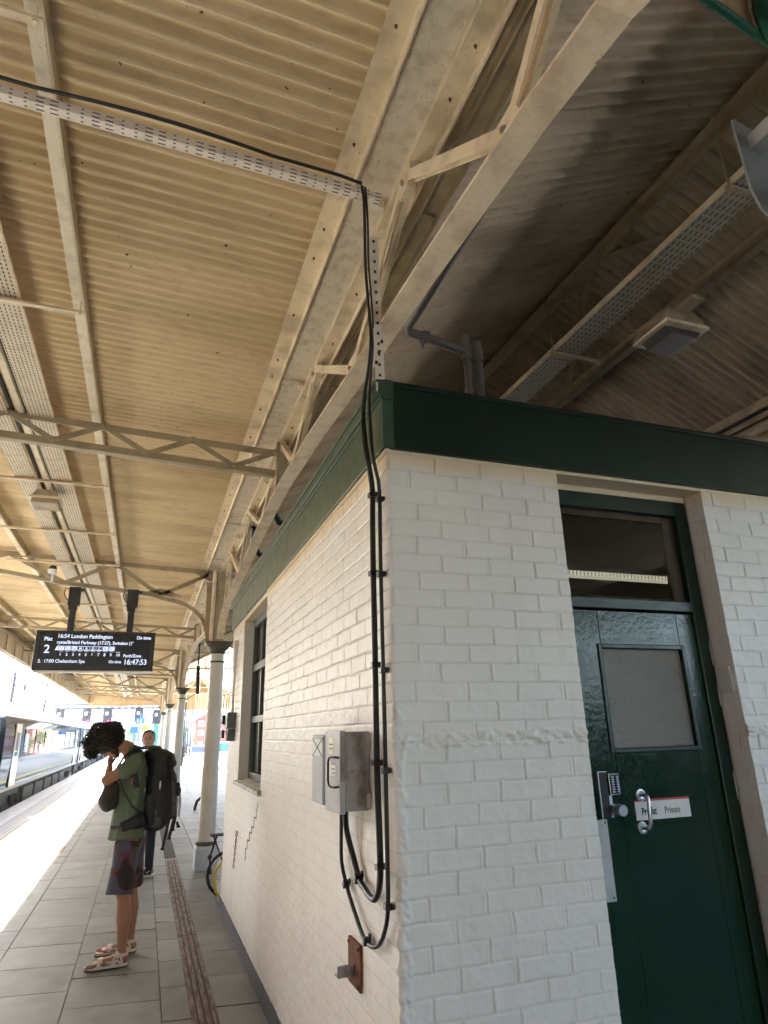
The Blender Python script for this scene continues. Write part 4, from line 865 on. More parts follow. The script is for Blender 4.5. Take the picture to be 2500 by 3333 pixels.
cable('black_cable',[(.715,2.12,3.985),(.724,2.13,3.92),(.740,2.165,3.807),(.762,2.23,3.67),(.798,2.300,3.495),(.822,2.359,3.377),(.832,2.424,3.259),(.831,2.455,3.148),(.828,2.447,3.04),(.828,2.435,2.917),(.834,2.432,2.828),(.850,2.442,2.765),(xk+.003,2.460,2.675),(xk+.003,2.466,2.4),(xk+.003,2.465,2.0),(xk+.003,2.46,1.6),(xk+.003,2.463,1.3),(xk+.003,2.467,1.12),(xk+.003,2.49,1.04),(xk+.003,2.56,.965),(xk+.003,2.66,.93),(xk+.003,2.76,.935),(xk+.003,2.87,.99),(xk+.003,2.98,1.06),(xk,3.06,1.15),(xk-.01,3.03,1.27),(.83,2.93,1.385)],.0085,
 'thinner black cable nearest the wall corner with a long low loop',[((xk+.003,2.461,2.64),(0,0,1)),((xk+.003,2.466,2.31),(0,0,1)),((xk+.003,2.462,1.92),(0,0,1)),((xk+.003,2.461,1.55),(0,0,1)),((xk+.003,2.467,1.10),(0,0,1)),((xk+.003,2.72,.932),(0,1,.0)),((xk+.003,3.0,1.075),(0,1,.8))])
t=thing('rusty_bracket','rusty steel plate with a square stub low on the side wall','bracket',(.89,2.93,.8))
g=MB(); g.box(.881,WX+.002,2.848,3.012,.722,.882); obj('back_plate',g,'rust',t,bevel=.002)
g=MB(); g.box(.812,.8805,2.925,2.935,.758,.800); g.box(.8125,.8805,2.9351,2.975,.758,.764); obj('stub',g,'boxworn',t,bevel=.002)
g=MB()
for y in (2.865,2.995):
    for z in (.738,.866): g.lathe([(.007,0),(.007,-.006)],(.881,y,z),6,'x')
obj('bolt',g,'rust',t)
t=thing('rusty_chain','short rusty chain hanging on the far part of the side wall','chain',(.88,6.70,.84))
g=MB()
for i in range(11):
    z=.82-i*.028; y=6.66+i*.011; a=i%2
    pts=[(.882+(0 if a else .007*math.cos(q)),y+(.008*math.cos(q) if a else 0),z+.017*math.sin(q)) for q in np.linspace(0,2*PI,9)]; g.tube(pts,.003,6)
g.lathe([(.009,0),(.009,-.01)],(.887,6.65,.845),8,'x'); obj('chain_links',g,'rust',t)
t=thing('wall_switch_box','slate green control box on the far end of the side wall with a pipe above','box',(.85,7.25,1.6))
g=MB(); g.box(.80,WX-.001,7.17,7.42,1.755,1.915); obj('upper_box',g,'coat',t,bevel=.006)
g=MB(); g.prism([(7.19,1.752),(7.40,1.752),(7.36,1.63),(7.23,1.63)],.815,WX-.001,'x'); obj('lower_box',g,'coat',t,bevel=.006)
g=MB(); g.tube([(.865,7.30,1.915),(.865,7.30,2.2),(.873,7.32,2.3),(.873,7.34,2.62)],.013,10); g.box(.855,.892,7.30,7.36,2.55,2.68); obj('conduit',g,'shaft',t,smooth=True)
g=MB(); g.box(.775,.80,7.38,7.50,1.80,1.89); g.box(.775,.80,7.36,7.50,1.66,1.74); obj('side_socket',g,'blackm',t,bevel=.004)
# hanging black pole beyond the first column
t=thing('hanging_pole','black drop pole with a thick sleeve hanging from the canopy beyond the first column','pole',(1.0,15,3.9))
g=MB(); g.tube([(.985,15,4.05),(.987,15,3.1)],.016,10); obj('rod',g,'blackm',t); g=MB(); g.tube([(.987,15,3.15),(1.01,15,2.55)],.038,14); obj('sleeve',g,'blackm',t,smooth=True); g=MB(); g.bar((.98,14.97,2.56),(.72,14.9,2.40),.06,.02); obj('bracket_arm',g,'alu',t)
# ================================================================== departure display
DYY=9.90; t=thing('departure_display','black platform departure display with white dot lettering hung on two poles','display',(-.74,DYY,2.6))
dx0,dx1,dz0,dz1=-1.502,.028,2.570,3.105
g=MB(); g.box(dx0,dx1,DYY-.07,DYY+.10,dz0,dz1); obj('casing',g,'casing',t,bevel=.006)
g=MB(); g.box(dx0+.05,dx1-.06,DYY-.0735,DYY-.0705,dz0+.045,dz1-.03); obj('screen',g,'screen',t)
g=MB(); g.box(dx0+.02,dx1-.03,DYY-.06,DYY+.09,dz0-.022,dz0-.0005); g.box(dx0+.02,dx1-.25,DYY-.055,DYY-.02,dz0-.026,dz0-.0225); obj('bottom_trim',g,'silver',t)
for px in (-1.10,-.33):
    g=MB(); g.box(px-.042,px+.042,DYY-.01,DYY+.06,dz1+.0005,dz1+.62); g.box(px-.075,px+.075,DYY-.035,DYY+.085,dz1+.36,dz1+.62); g.box(px-.06,px+.05,DYY-.03,DYY+.08,dz1+.30,dz1+.3595); obj('hanging_pole',g,'casing',t,bevel=.004)
    g=MB(); g.tube([(px-.06,DYY-.05,dz1+.58),(px-.12,DYY-.05,dz1+.6),(px-.13,DYY-.05,dz1+.52),(px-.10,DYY-.05,dz1+.45),(px-.06,DYY-.05,dz1+.42)],.008,6); g.box(px+.08,px+.12,DYY-.03,DYY+.05,dz1+.56,dz1+.60); obj('pole_fitting',g,'casing',t)
TY=DYY-.0745
def dt(s,x,z,size,sx=1.0,al='LEFT',b=.0012): return text('lettering',s,size,(x,TY,z),'textw',t,al,.0006,sx,bold=b)
dt('Plat',-1.395,2.965,.072,.95); dt('2',-1.385,2.80,.155,1.0)
dt('16:54 London Paddington',-1.235,3.005,.075,.90); dt('On time',-.03,3.005,.066,.85,'RIGHT')
dt("ryste/Bristol Parkway (17:27), Swindon (1'",-1.235,2.925,.062,.925)
dt('Parth/Zone',-.375,2.755,.058,.88); dt('2.  17:00 Cheltenham Spa',-1.435,2.672,.062,.90,b=.0008); dt('On time',-.555,2.672,.056,.85,b=.0008); dt('16:47:53',-.365,2.655,.102,.88)
g=MB(); cx0=-1.235; cwid=.0795
for i in range(9):
    a=cx0+.03+i*cwid; g.box(a,a+cwid-.006,TY-.0005,TY+.0005,2.890,2.896); g.box(a,a+cwid-.006,TY-.0005,TY+.0005,2.838,2.848); g.box(a+cwid-.008,a+cwid-.004,TY-.0005,TY+.0005,2.8485,2.8895)
    if i in (0,1,2,7,8): g.box(a+.006,a+cwid-.012,TY-.0004,TY+.0005,2.852,2.886)
g.prism([(cx0-.012,2.838),(cx0+.028,2.838),(cx0+.028,2.896),(cx0+.012,2.896)],TY-.0005,TY+.0005,'y'); g.box(cx0+.03+9*cwid+.01,cx0+.03+9*cwid+.07,TY-.0005,TY+.0005,2.818,2.823)
for i in range(9): g.box(cx0+.04+i*cwid,cx0+.09+i*cwid,TY-.0005,TY+.0005,2.824,2.828)
obj('train_diagram',g,'textw',t)
for i,c in enumerate(['','','','M','B','D','C','','']):
    if c: dt(c,cx0+.05+i*cwid,2.853,.042)
g=MB()
for i in (0,1,2,7,8):
    a=cx0+.03+i*cwid; g.box(a+.018,a+.024,TY-.0012,TY-.0005,2.856,2.882); g.box(a+.036,a+.042,TY-.0012,TY-.0005,2.856,2.872); g.box(a+.03,a+.056,TY-.0012,TY-.0005,2.866,2.870)
obj('diagram_symbols',g,'screen',t)
for i in range(10): dt(str(i+1),cx0+.048+i*cwid,2.765,.052)
# ================================================================== TRAIN
def train_car(y0,y1,label,x0=-3.60):
    xc=x0-1.4
    half=[(0,.33),(-.012,.5),(.02,1.2),(.0,2.05),(-.06,2.32),(-.14,2.46),(-.27,2.60),(-.55,2.72),(-1.0,2.79),(-1.4,2.81)]
    prof=[(x0+a,z) for a,z in half]+[(2*xc-(x0+a),z) for a,z in reversed(half[:-1])]
    c=thing('train_car',label,'train car',(xc,(y0+y1)/2,-.93),'cars of the train at the platform')
    i=half.index((-.06,2.32)); lo=prof[:i+1]+prof[-(i+1):]; hi=prof[i:-i]
    g=MB(); g.prism(lo,y0,y1,'y'); obj('body',g,'bodyg',c)
    g=MB(); g.prism([(a,b+.003) for a,b in hi],y0+.01,y1-.01,'y')
    for y in np.arange(y0+3,y1-2,6.): g.box(xc-.7,xc+.7,y,y+2.6,2.815,2.90)
    obj('roof',g,'troof',c,bevel=.01)
    g=MB(); g.box(x0-.075,x0-.045,y0+.02,y1-.02,2.30,2.345); g.tube([(x0-.62,y0+.1,2.745),(x0-.62,y1-.1,2.745)],.022,6); g.tube([(x0-1.5,y0+.1,2.83),(x0-1.5,y1-.1,2.83)],.03,6); obj('roof_gutter',g,'blackm',c)
    g=MB(); g.box(x0+.001,x0+.014,y0+.3,y1-.3,.335,.42); obj('pale_reflection_strip',g,'coping',c)  # pale strip painted for the sunlit platform mirrored along the car's foot
    n=7; L=(y1-y0-6.4)/n
    for k in range(n):
        a=y0+3.2+k*L+.12; g=MB(); g.box(x0+.010,x0+.022,a,a+L-.34,1.28,2.02); obj('window',g,'twin',c,bevel=.004)
    for yd in (y0+1.55,y1-2.55):
        d=MB(); d.box(x0+.008,x0+.026,yd,yd+.96,.40,2.16); dd=obj('door',d,'tdoor',c,bevel=.006)
        d=MB(); d.box(x0+.0265,x0+.03,yd+.25,yd+.71,1.25,1.95); obj('door_window',d,'twin',dd)
        d=MB(); d.box(x0+.012,x0+.02,yd-.05,yd-.004,.38,2.2); d.box(x0+.012,x0+.02,yd+.965,yd+1.01,.38,2.2); obj('door_seal',d,'blackm',dd)
    g=MB()
    for k in range(5):
        a=y0+5+k*((y1-y0-10)/5); g.box(x0-.25,x0-.05,a,a+(y1-y0-10)/5-.5,-.55,.20)
    g.box(xc-1.2,xc+1.2,y0+.5,y1-.5,-.2,.329); obj('underframe',g,'under',c)
    for yb in (y0+3.6,y1-3.6):
        g=MB(); g.box(x0-.28,x0-.16,yb-1.5,yb+1.5,-.35,-.12)
        for s in (-1,1): g.box(x0-.16,x0-.08,yb+s*1.2-.16,yb+s*1.2+.16,-.62,-.28); g.tube([(x0-.12,yb+s*.35,.1),(x0-.12,yb+s*.35,-.2)],.09,10)
        b=obj('bogie',g,'under',c)
        for s in (-1,1):
            g=MB(); g.lathe([(.46,-.07),(.46,0),(.40,.01),(.12,.03)],(x0-.36,yb+s*1.2,-.46),20,'x'); obj('wheel',g,'under',b,smooth=True)
    g=MB()
    for e,s in ((y0,-1),(y1,1)): g.box(xc-.9,xc+.9,min(e,e+s*.33),max(e,e+s*.33),.2,2.4)
    obj('gangway',g,'blackm',c)
    return c
train_car(-3.6,20.3,'nearest glossy dark green train car, cut by the left edge of the picture')
train_car(21.0,43.9,'glossy dark green train car whose windows reflect the sunlit platform')
train_car(44.6,67.5,'third train car, just left of the backpacker\'s curly hair')
train_car(68.2,91,'farthest train car at the end of the platform')
for (a_,b_,l_) in ((-28.,-4.3,'train car behind where the photographer stands, on the left track'),):
    train_car(a_,b_,l_)
for (a_,b_,l_) in ((-28.,-4.3,'unseen train car added behind the photographer to cut light from the right'),(-3.6,20.3,'unseen train car added beyond the brick building to cut light from the right'),(21.,43.9,'farther unseen train car added on the right to cut light from that side')):  # unseen train added on the right to cut light and fill the door's reflection
    c_=train_car(a_,b_,l_); c_.rotation_euler=(0,0,PI); c_.location.x=10.75; c_['group']='unseen train cars added to cut light on the right'
for (x,l) in ((-4.28,'track rail nearest the platform'),(-5.72,'second rail under the train')):
    g=MB(); g.box(x-.035,x+.035,-40,240,-.93,-.915); g.box(x-.012,x+.012,-40,240,-1.0,-.9301); struct('rail',g,'steel')
for (x) in (-8.0,-9.44): g=MB(); g.box(x-.035,x+.035,-40,240,-.93,-.9); struct('rail',g,'steel')
# ================================================================== PEOPLE
def toes(g,x,y,z,s,dirx=-1,r=.0125):
    for k in range(5):
        yy=y+s*(-.036+.019*k); L=.034-.004*k; rr=(.016,.012,.0115,.011,.0095)[k]; x0=x+.012*k*1.1
        g.cap((x0,yy,z+.016),rr*1.1,(x0+dirx*L*.6,yy,z+.019),rr,(1,1)); g.cap((x0+dirx*L*.6,yy,z+.019),rr,(x0+dirx*L,yy,z+.012),rr*.92,(1,1))
def hand(g,w,d,n,side,size=1.0,curl=.6,thumb=1):
    """palm at wrist w pointing along d, palm normal n, fingers curl towards n"""
    w=Vector(w);d=Vector(d).normalized();n=Vector(n).normalized();s=d.cross(n)*side
    p=w+d*.085*size; g.cap(w,.026*size,p-d*.01,.036*size,(1.0,.48),s)
    for k,(L,r) in enumerate(((.072,.0092),(.080,.0094),(.075,.009),(.058,.0082))):
        b=p+s*(.029-.019*k)*size; a=0; q=b
        for j,f in enumerate((.45,.32,.23)):
            a+=curl*(.5,.9,.7)[j]; e=q+(d*math.cos(a)+n*math.sin(a))*L*f*size; g.cap(q,r*size*(1-.08*j),e,r*size*(.93-.08*j)); q=e
    b=w+d*.03*size+s*.028*size; e=b+(d*.55+s*.75+n*.35).normalized()*.036*size; g.cap(b,.0135*size,e,.0105*size); g.cap(e,.0105*size,e+(d*.9+n*.45+s*.1).normalized()*.03*size,.009*size)
P1=thing('person','person in green checked shirt, patterned shorts and sandals, head bowed, hand at mouth','person',(-.03,6.42,0))
g=MB(); yn,yf=6.25,6.60
# legs and feet
for (y,ax_,kx,hx_,hy) in ((yn,-.022,-.052,-.05,6.335),(yf,.032,.0,-.02,6.50)):
    ky=y+(hy-y)*.35; s=1 if y==yn else -1
    g.cap((hx_,hy,.86),.088,(kx,ky,.50),.060,(1,1)); g.cap((kx,ky,.52),.059,(kx+.012,ky,.44),.054)
    g.cap((kx+.008,ky,.44),.052,(kx+.024,ky*.6+y*.4,.33),.059,(.92,1.06)); g.cap((kx+.024,ky*.6+y*.4,.33),.058,(ax_,y,.125),.034); g.cap((ax_,y,.13),.034,(ax_+.004,y,.07),.036)
    g.cap((ax_+.03,y,.052),.032,(ax_-.02,y,.06),.036,(1,1)); g.cap((ax_-.01,y,.07),.036,(ax_-.12,y-.004*s,.048),.036,(1.15,.72)); g.cap((ax_-.11,y-.004*s,.046),.036,(ax_-.185,y-.006*s,.036),.030,(1.45,.6))
    toes(g,ax_-.205,y-.004*s,.018,s)
# pelvis, torso, neck, head
g.cap((-.04,6.42,.92),.13,(-.06,6.42,1.10),.125,(1.15,.82)); g.cap((-.06,6.42,1.1),.12,(-.05,6.42,1.38),.145,(1.2,.72)); g.cap((-.045,6.25,1.50),.060,(-.045,6.59,1.50),.060,(1,1),(1,0,0))
g.cap((-.05,6.42,1.50),.085,(-.13,6.42,1.605),.058); g.cap((-.12,6.42,1.60),.057,(-.215,6.42,1.635),.058)
hc=Vector((-.275,6.42,1.655)); up=Vector((-.90,0,.43)).normalized(); fw=Vector((-.43,0,-.90)).normalized(); rt=Vector((0,1,0))
def H(a,b,c): return hc+up*a+fw*b+rt*c
g.cap(H(.03,-.03,0),.088,H(.03,.02,0),.083,(.9,1.05),(0,1,0)); g.cap(H(-.02,.035,0),.066,H(-.075,.055,0),.045,(.95,1),(0,1,0)); g.cap(H(-.085,.068,0),.030,H(-.09,.078,0),.024,(1.3,.9),(0,1,0))
g.cap(H(.02,.092,0),.010,H(-.018,.113,0),.013); g.cap(H(-.018,.11,0),.014,H(-.02,.113,0),.013,(1.4,1)); g.cap(H(.035,.082,-.032),.013,H(.035,.082,.032),.013,(1,1),(1,0,0))
g.cap(H(-.046,.093,-.018),.008,H(-.046,.093,.018),.008,(1,1),(1,0,0)); g.cap(H(-.056,.091,-.015),.009,H(-.056,.091,.015),.009,(1,1),(1,0,0))
for s in (-1,1): g.cap(H(.012,-.012,.081*s),.022,H(-.014,-.006,.083*s),.015,(.45,1),(0,1,0))
# near arm
g.cap((-.04,6.215,1.495),.058,(-.14,6.185,1.432),.047); g.cap((-.14,6.185,1.432),.047,(-.265,6.20,1.362),.041); g.cap((-.265,6.20,1.362),.041,(-.235,6.33,1.345),.037); g.cap((-.235,6.33,1.345),.037,(-.215,6.44,1.335),.027)
hand(g,(-.215,6.44,1.335),(.1,1,-.05),(0.2,.1,-1),-1,1.,.7)
# far arm, hand to mouth
g.cap((-.04,6.62,1.49),.055,(-.20,6.60,1.35),.045); g.cap((-.20,6.60,1.35),.043,(-.268,6.54,1.315),.038); g.cap((-.268,6.54,1.32),.038,(-.262,6.47,1.45),.027)
hand(g,(-.262,6.465,1.445),(.02,-.22,1),(.6,-.3,.2),1,1.,.75)
remesh('body',g,'skin',P1,.0062,5)
# beard, brows, eyes
g=MB(); g.cap(H(-.06,.04,0),.060,H(-.098,.066,0),.033,(1.05,.93),(0,1,0)); g.cap(H(-.045,-.002,-.068),.02,H(-.085,.04,-.045),.016); g.cap(H(-.045,-.002,.068),.02,H(-.085,.04,.045),.016); g.cap(H(-.036,.094,-.02),.0065,H(-.036,.094,.02),.0065,(1,1),(1,0,0)); remesh('beard',g,'beard',P1,.005,3)
g=MB()
for s in (-1,1): g.cap(H(.046,.088,.016*s),.0055,H(.047,.076,.046*s),.0045)
obj('eyebrow',g,'hair',P1,smooth=True)
# curly hair
hg=MB(); rs=random.Random(4); hcen=Vector((-.295,6.42,1.69))
hg.cap(hcen+Vector((.02,0,-.005)),.119,hcen+Vector((-.05,0,-.02)),.113,(1.04,1)); hg.cap(hcen+Vector((-.05,0,-.03)),.09,hcen+Vector((-.105,0,-.075)),.055)
n=0
while n<900:
    v=Vector((rs.gauss(0,1),rs.gauss(0,1),rs.gauss(0,1))).normalized(); lump=1+.16*math.sin(6*v.x+2)*math.sin(5*v.z+1)+.09*rs.uniform(-1,1)
    p=hcen+Vector((v.x*.135-.012,v.y*.128,v.z*.112))*lump
    if v.x<-.3 and v.z<.2: p+=Vector((-.028,0,-.042))*rs.uniform(.2,1.2)
    rel=p-hc
    if rel.dot(fw)>.035 and rel.dot(up)<.055: continue
    if rel.dot(up)<-.045: continue
    n+=1; t=v.cross(Vector((rs.gauss(0,1),rs.gauss(0,1),rs.gauss(0,1)))).normalized(); b=v.cross(t); rr=rs.uniform(.009,.021); turns=rs.uniform(.5,.95)
    pts=[p+t*(rr*math.cos(q*turns*2*PI))+b*(rr*math.sin(q*turns*2*PI))+v*(q*.034-.006) for q in (0,.25,.5,.75,1)]
    hg.tube(pts,[.005,.0065,.006,.0045,.0015],5)
obj('hair',hg,'hair',P1)
# shirt
g=MB(); g.cap((-.055,6.42,1.0),.152,(-.06,6.42,1.14),.150,(1.18,.83)); g.cap((-.06,6.42,1.1),.145,(-.045,6.42,1.40),.158,(1.2,.76)); g.cap((-.045,6.26,1.495),.074,(-.045,6.58,1.495),.074,(1,1),(1,0,0)); g.cap((-.055,6.42,1.50),.10,(-.085,6.42,1.56),.074)
g.cap((-.05,6.22,1.485),.078,(-.135,6.19,1.425),.064); g.cap((-.05,6.62,1.485),.076,(-.135,6.605,1.40),.062); g.cap((-.075,6.42,.965),.150,(-.08,6.42,.955),.150,(1.15,.74))
for k in range(9):
    a=k*.7; g.cap((-.06+.125*math.cos(a),6.42+.17*math.sin(a),.90),.012,(-.06+.12*math.cos(a+.2),6.42+.165*math.sin(a+.2),1.25),.016)
g.tube([(-.065,6.42,1.15),(-.07,6.42,.99),(-.068,6.42,.885)],[.128,.136,.150],20); g.tube([(-.055,6.35,1.10),(-.055,6.335,.89)],[.10,.125],16); g.tube([(-.055,6.49,1.10),(-.055,6.505,.90)],[.10,.125],16)
remesh('shirt',g,'shirt',P1,.0075,4)
g=MB(); g.cap((-.105,6.36,1.60),.020,(-.06,6.31,1.575),.018,(.5,1)); g.cap((-.125,6.40,1.59),.02,(-.105,6.34,1.60),.02,(.5,1)); remesh('collar',g,'shirt',P1,.006,2)
# shorts
g=MB(); g.cap((-.045,6.42,.99),.130,(-.04,6.42,.86),.128,(1.10,.86))
for (a,b) in (((-.052,6.335,.87),(-.075,6.275,.54)),((-.012,6.505,.87),(-.005,6.575,.55))):
    d_=Vector(b)-Vector(a); d_.normalize(); b2=Vector(b); g.tube([Vector(a),Vector(a)+(b2-Vector(a))*.5,b2+d_*.045],[.104,.097,.107],20)
    for q in range(7):
        an=q*.9; o_=Vector((.088*math.cos(an),.080*math.sin(an),0)); g.tube([Vector(a)+o_*.95-Vector((0,0,.08)),b2+o_*1.10+d_*.030],[.010,.012],8)
remesh('shorts',g,'shorts',P1,.0075,3)
# sandals
for (y,ax_) in ((yn,-.022),(yf,.032)):
    xs=ax_-.09
    g=MB(); out=[(.145,.0),(.14,.028),(.10,.036),(.02,.034),(-.07,.045),(-.12,.048),(-.155,.035),(-.17,.008),(-.165,-.02),(-.13,-.042),(-.07,-.044),(.02,-.034),(.10,-.034),(.14,-.024)]
    g.prism([(xs+a,y+b) for a,b in out],.008,.026,'z'); s=obj('sandal',g,'sandal',P1,bevel=.003)
    g=MB(); g.prism([(xs+a*1.01,y+b*1.02) for a,b in out],.001,.0078,'z'); obj('outsole',g,'sole',s)
    def strap(pts,w=.02):
        g=MB()
        for p,q in zip(pts,pts[1:]): g.bar(p,q,w,.005,(0,0,1))
        return g
    def arch(x,r,zc,lean=0,w=.022,a0=0,a1=PI):
        g=MB(); P_=[]
        for i in range(11):
            a=a0+(a1-a0)*i/10; P_.append(Vector((x+lean*math.sin(a),y+r[0]*math.cos(a),zc+r[1]*math.sin(a))))
        vs=[];fs=[]
        for p in P_: vs+=[p+Vector((-w/2,0,0)),p+Vector((w/2,0,0))]
        for i in range(10): fs.append((2*i,2*i+1,2*i+3,2*i+2))
        g.add(vs,fs); return g
    for gg in (arch(ax_-.155,(.050,.052),.02,.008,.034),arch(ax_-.055,(.045,.086),.03,.035,.034)):
        oo=obj('strap',gg,'sandal',s); m_=oo.modifiers.new('t','SOLIDIFY'); m_.thickness=.005; m_.offset=1
    g=MB(); pts=[Vector((ax_+.004+.043*math.cos(a),y+.040*math.sin(a),.088)) for a in np.linspace(-2.2,2.2,12)]; vs=[];fs=[]
    for p in pts: vs+=[p+Vector((0,0,-.011)),p+Vector((0,0,.011))]
    for i in range(11): fs.append((2*i,2*i+1,2*i+3,2*i+2))
    g.add(vs,fs); oo=obj('heel_strap',g,'sandal',s); m_=oo.modifiers.new('t','SOLIDIFY'); m_.thickness=.005; m_.offset=1
    g=MB()
    for sy in (-1,1): g=MB(); g.bar((ax_-.14,y+sy*.044,.045),(ax_-.03,y+sy*.041,.055),.006,.014,(0,0,1)); g.bar((ax_-.03,y+sy*.041,.055),(ax_+.012,y+sy*.038,.03),.006,.014,(0,0,1)); g.bar((ax_+.012,y+sy*.038,.03),(ax_-.004,y+sy*.040,.088),.006,.016,(1,0,0)); obj('side_strap',g,'sandal',s)
    g=MB(); g.bar((ax_-.04,y-.046,.06),(ax_-.032,y-.046,.078),.006,.014,(0,1,0)); obj('strap_tab',g,'blackm',s)
# olive bag held at the chest
t=thing('shoulder_bag','soft olive brown bag slung at the chest of the person in the green shirt','bag',(-.25,6.32,1.1))
g=MB(); g.cap((-.24,6.33,1.30),.052,(-.252,6.32,1.19),.078,(1.25,.82)); g.cap((-.252,6.32,1.2),.076,(-.240,6.32,1.165),.070,(1.25,.85)); g.cap((-.20,6.33,1.30),.04,(-.20,6.33,1.17),.05)
remesh('bag_body',g,'olive',t,.0065,4)
g=MB(); g.tube([(-.24,6.30,1.33),(-.21,6.30,1.42),(-.15,6.33,1.53),(-.08,6.36,1.60)],.009,8); obj('bag_strap',g,'strap',t)
# backpack
BP=thing('backpack','large black hiking backpack worn by the person in the green shirt','backpack',(.17,6.42,.92))
g=MB(); g.cap((.155,6.42,1.46),.118,(.165,6.42,1.06),.128,(1.28,1.0)); g.cap((.13,6.42,1.05),.12,(.15,6.42,1.045),.125,(1.22,1.0)); g.cap((.20,6.42,1.34),.105,(.215,6.42,1.10),.118,(1.1,1)); g.cap((.10,6.30,1.20),.05,(.11,6.30,1.02),.055)
remesh('main_compartment',g,'pack',BP,.008,3)
g=MB(); g.cap((.085,6.42,1.545),.075,(.205,6.42,1.50),.085,(2.0,.9)); g.cap((.20,6.42,1.51),.08,(.255,6.42,1.465),.052,(2.2,.8)); g.cap((.06,6.42,1.575),.045,(.12,6.42,1.58),.04,(2.8,1)); remesh('top_lid',g,'pack',BP,.008,3)
g=MB(); g.cap((.265,6.42,1.35),.055,(.285,6.42,1.06),.058,(1.9,.8)); remesh('front_pocket',g,'packg',BP,.008,2)
g=MB(); g.cap((.15,6.285,1.10),.055,(.13,6.29,.99),.06,(.5,1.2)); remesh('side_pocket',g,'packg',BP,.008,2)
g=MB(); g.cap((.05,6.235,1.04),.060,(-.11,6.255,.985),.046,(.42,1),(0,1,0)); g.cap((.02,6.215,1.035),.042,(-.105,6.235,.985),.034,(.42,1),(0,1,0)); g.cap((-.11,6.26,.985),.04,(-.19,6.36,.985),.02,(.6,1)); remesh('hip_belt',g,'strapb',BP,.006,2)
g=MB(); 
for y in (6.27,6.57):
    s=-1 if y<6.4 else 1
    pts=[(.09,y,1.56),(.04,y+.0,1.605),(-.02,y+.005*s,1.600),(-.09,y+.02*s,1.565),(-.14,y+.03*s,1.48),(-.165,y+.02*s,1.38),(-.13,y+.055*s,1.28),(-.05,y+.075*s,1.16),(.05,y+.03*s,1.06)]
    for p,q in zip(pts,pts[1:]): g.bar(p,q,.045 if p[2]>1.38 else .022,.012,(s*-1,0,1) if False else (1,0,.4))
obj('shoulder_strap',g,'strap',BP)
g=MB(); g.cap((-.055,6.205,1.40),.030,(-.02,6.195,1.30),.022,(.4,1),(0,1,0)); obj('strap_pad',g,'strap',BP,smooth=True)
g=MB(); g.bar((-.060,6.188,1.372),(-.064,6.188,1.325),.010,.004,(0,1,0)); obj('orange_tag',g,'orange',BP)
for i,(a,b) in enumerate((((.275,6.33,1.10),(.225,6.29,.80)),((.31,6.36,1.06),(.275,6.34,.87)),((.32,6.40,1.05),(.30,6.37,.93)),((.33,6.40,.99),(.345,6.36,.955)))):
    g=MB(); g.bar(a,b,.022,.005,(0,1,0)); g.bar(Vector(b)-Vector((0,0,.008)),Vector(b)+Vector((0,0,.008)),.03,.012,(0,1,0)); obj('hanging_strap',g,'strap',BP)
g=MB(); 
for z in (1.36,1.18): g.tube([(.04,6.29,z),(.12,6.268,z+.01),(.22,6.275,z-.02),(.30,6.32,z-.04)],.006,6)
obj('compression_strap',g,'strap',BP)
g=MB(); g.tube([(.325,6.36,1.28),(.345,6.36,1.18),(.343,6.36,1.03)],.008,8); obj('trekking_pole',g,'galv',BP)
g=MB(); g.ball((.318,6.36,1.24),.032,10,6,(.9,.9,1.4)); g.ball((.315,6.36,1.29),.02,8,5); obj('pouch',g,'blackm',BP,smooth=True)
g=MB(); g.ball((.165,6.262,1.30),.011,10,6,(.7,.5,3.2)); g.ball((.045,6.262,1.27),.006,8,5,(.6,.5,3.2)); obj('reflective_patch',g,'label',BP,smooth=True)
# second person behind
P2=thing('person','person in dark jacket and jeans with short hair, face seen just behind the big backpack','person',(.12,9.78,0))
g=MB(); h=Vector((.058,9.76,1.655))
g.cap(h+Vector((0,.02,.035)),.082,h+Vector((0,.0,.0)),.074,(.95,1.08),(1,0,0)); g.cap(h+Vector((-.004,-.025,-.03)),.055,h+Vector((-.006,-.035,-.075)),.036,(1.1,1),(1,0,0)); g.cap(h+Vector((-.006,-.078,.01)),.009,h+Vector((-.010,-.096,-.022)),.012)
for s in (-1,1): g.cap(h+Vector((.083*s,.02,.01)),.02,h+Vector((.08*s,.02,-.02)),.013,(.5,1),(1,0,0))
g.cap(h+Vector((.02,.03,-.04)),.052,(.09,9.80,1.48),.06); g.cap((.10,9.80,1.3),.1,(.10,9.80,1.44),.1,(1.5,.9),(1,0,0))
for (x,y) in ((-.12,9.70),(.31,9.84)):
    g.cap((x,y,1.02),.03,(x,y-.06,.92),.026); hand(g,(x,y-.02,.93),(0,-.1,-1),(1 if x<0 else -1,0,0),1,1,.5)
remesh('body',g,'skinp',P2,.0065,3)
g=MB(); g.cap(h+Vector((0,.035,.045)),.090,h+Vector((0,.05,-.01)),.078,(.96,1.02),(1,0,0)); o=remesh('hair',g,'hair',P2,.007,2)
g=MB(); 
for s in (-1,1): g.ball(h+Vector((.028*s-.004,-.072,.012)),.008,8,5,(1.4,.5,.9)); g.bar(h+Vector((.012*s-.004,-.079,.032)),h+Vector((.045*s-.004,-.070,.034)),.005,.006)
g.bar(h+Vector((-.022,-.083,-.048)),h+Vector((.012,-.083,-.048)),.004,.005); obj('eyes_and_mouth',g,'beard',P2)
g=MB(); g.cap((.12,9.80,1.02),.14,(.10,9.80,1.36),.15,(1.15,.7),(1,0,0)); g.cap((-.04,9.79,1.43),.06,(.25,9.81,1.43),.06); 
for (x,xx) in ((-.09,-.12),(.28,.31)): g.cap((x,9.79,1.40),.06,(xx,9.76,1.18),.05); g.cap((xx,9.76,1.18),.05,(xx,9.71,1.0),.04)
remesh('jacket',g,'strap',P2,.009,3)
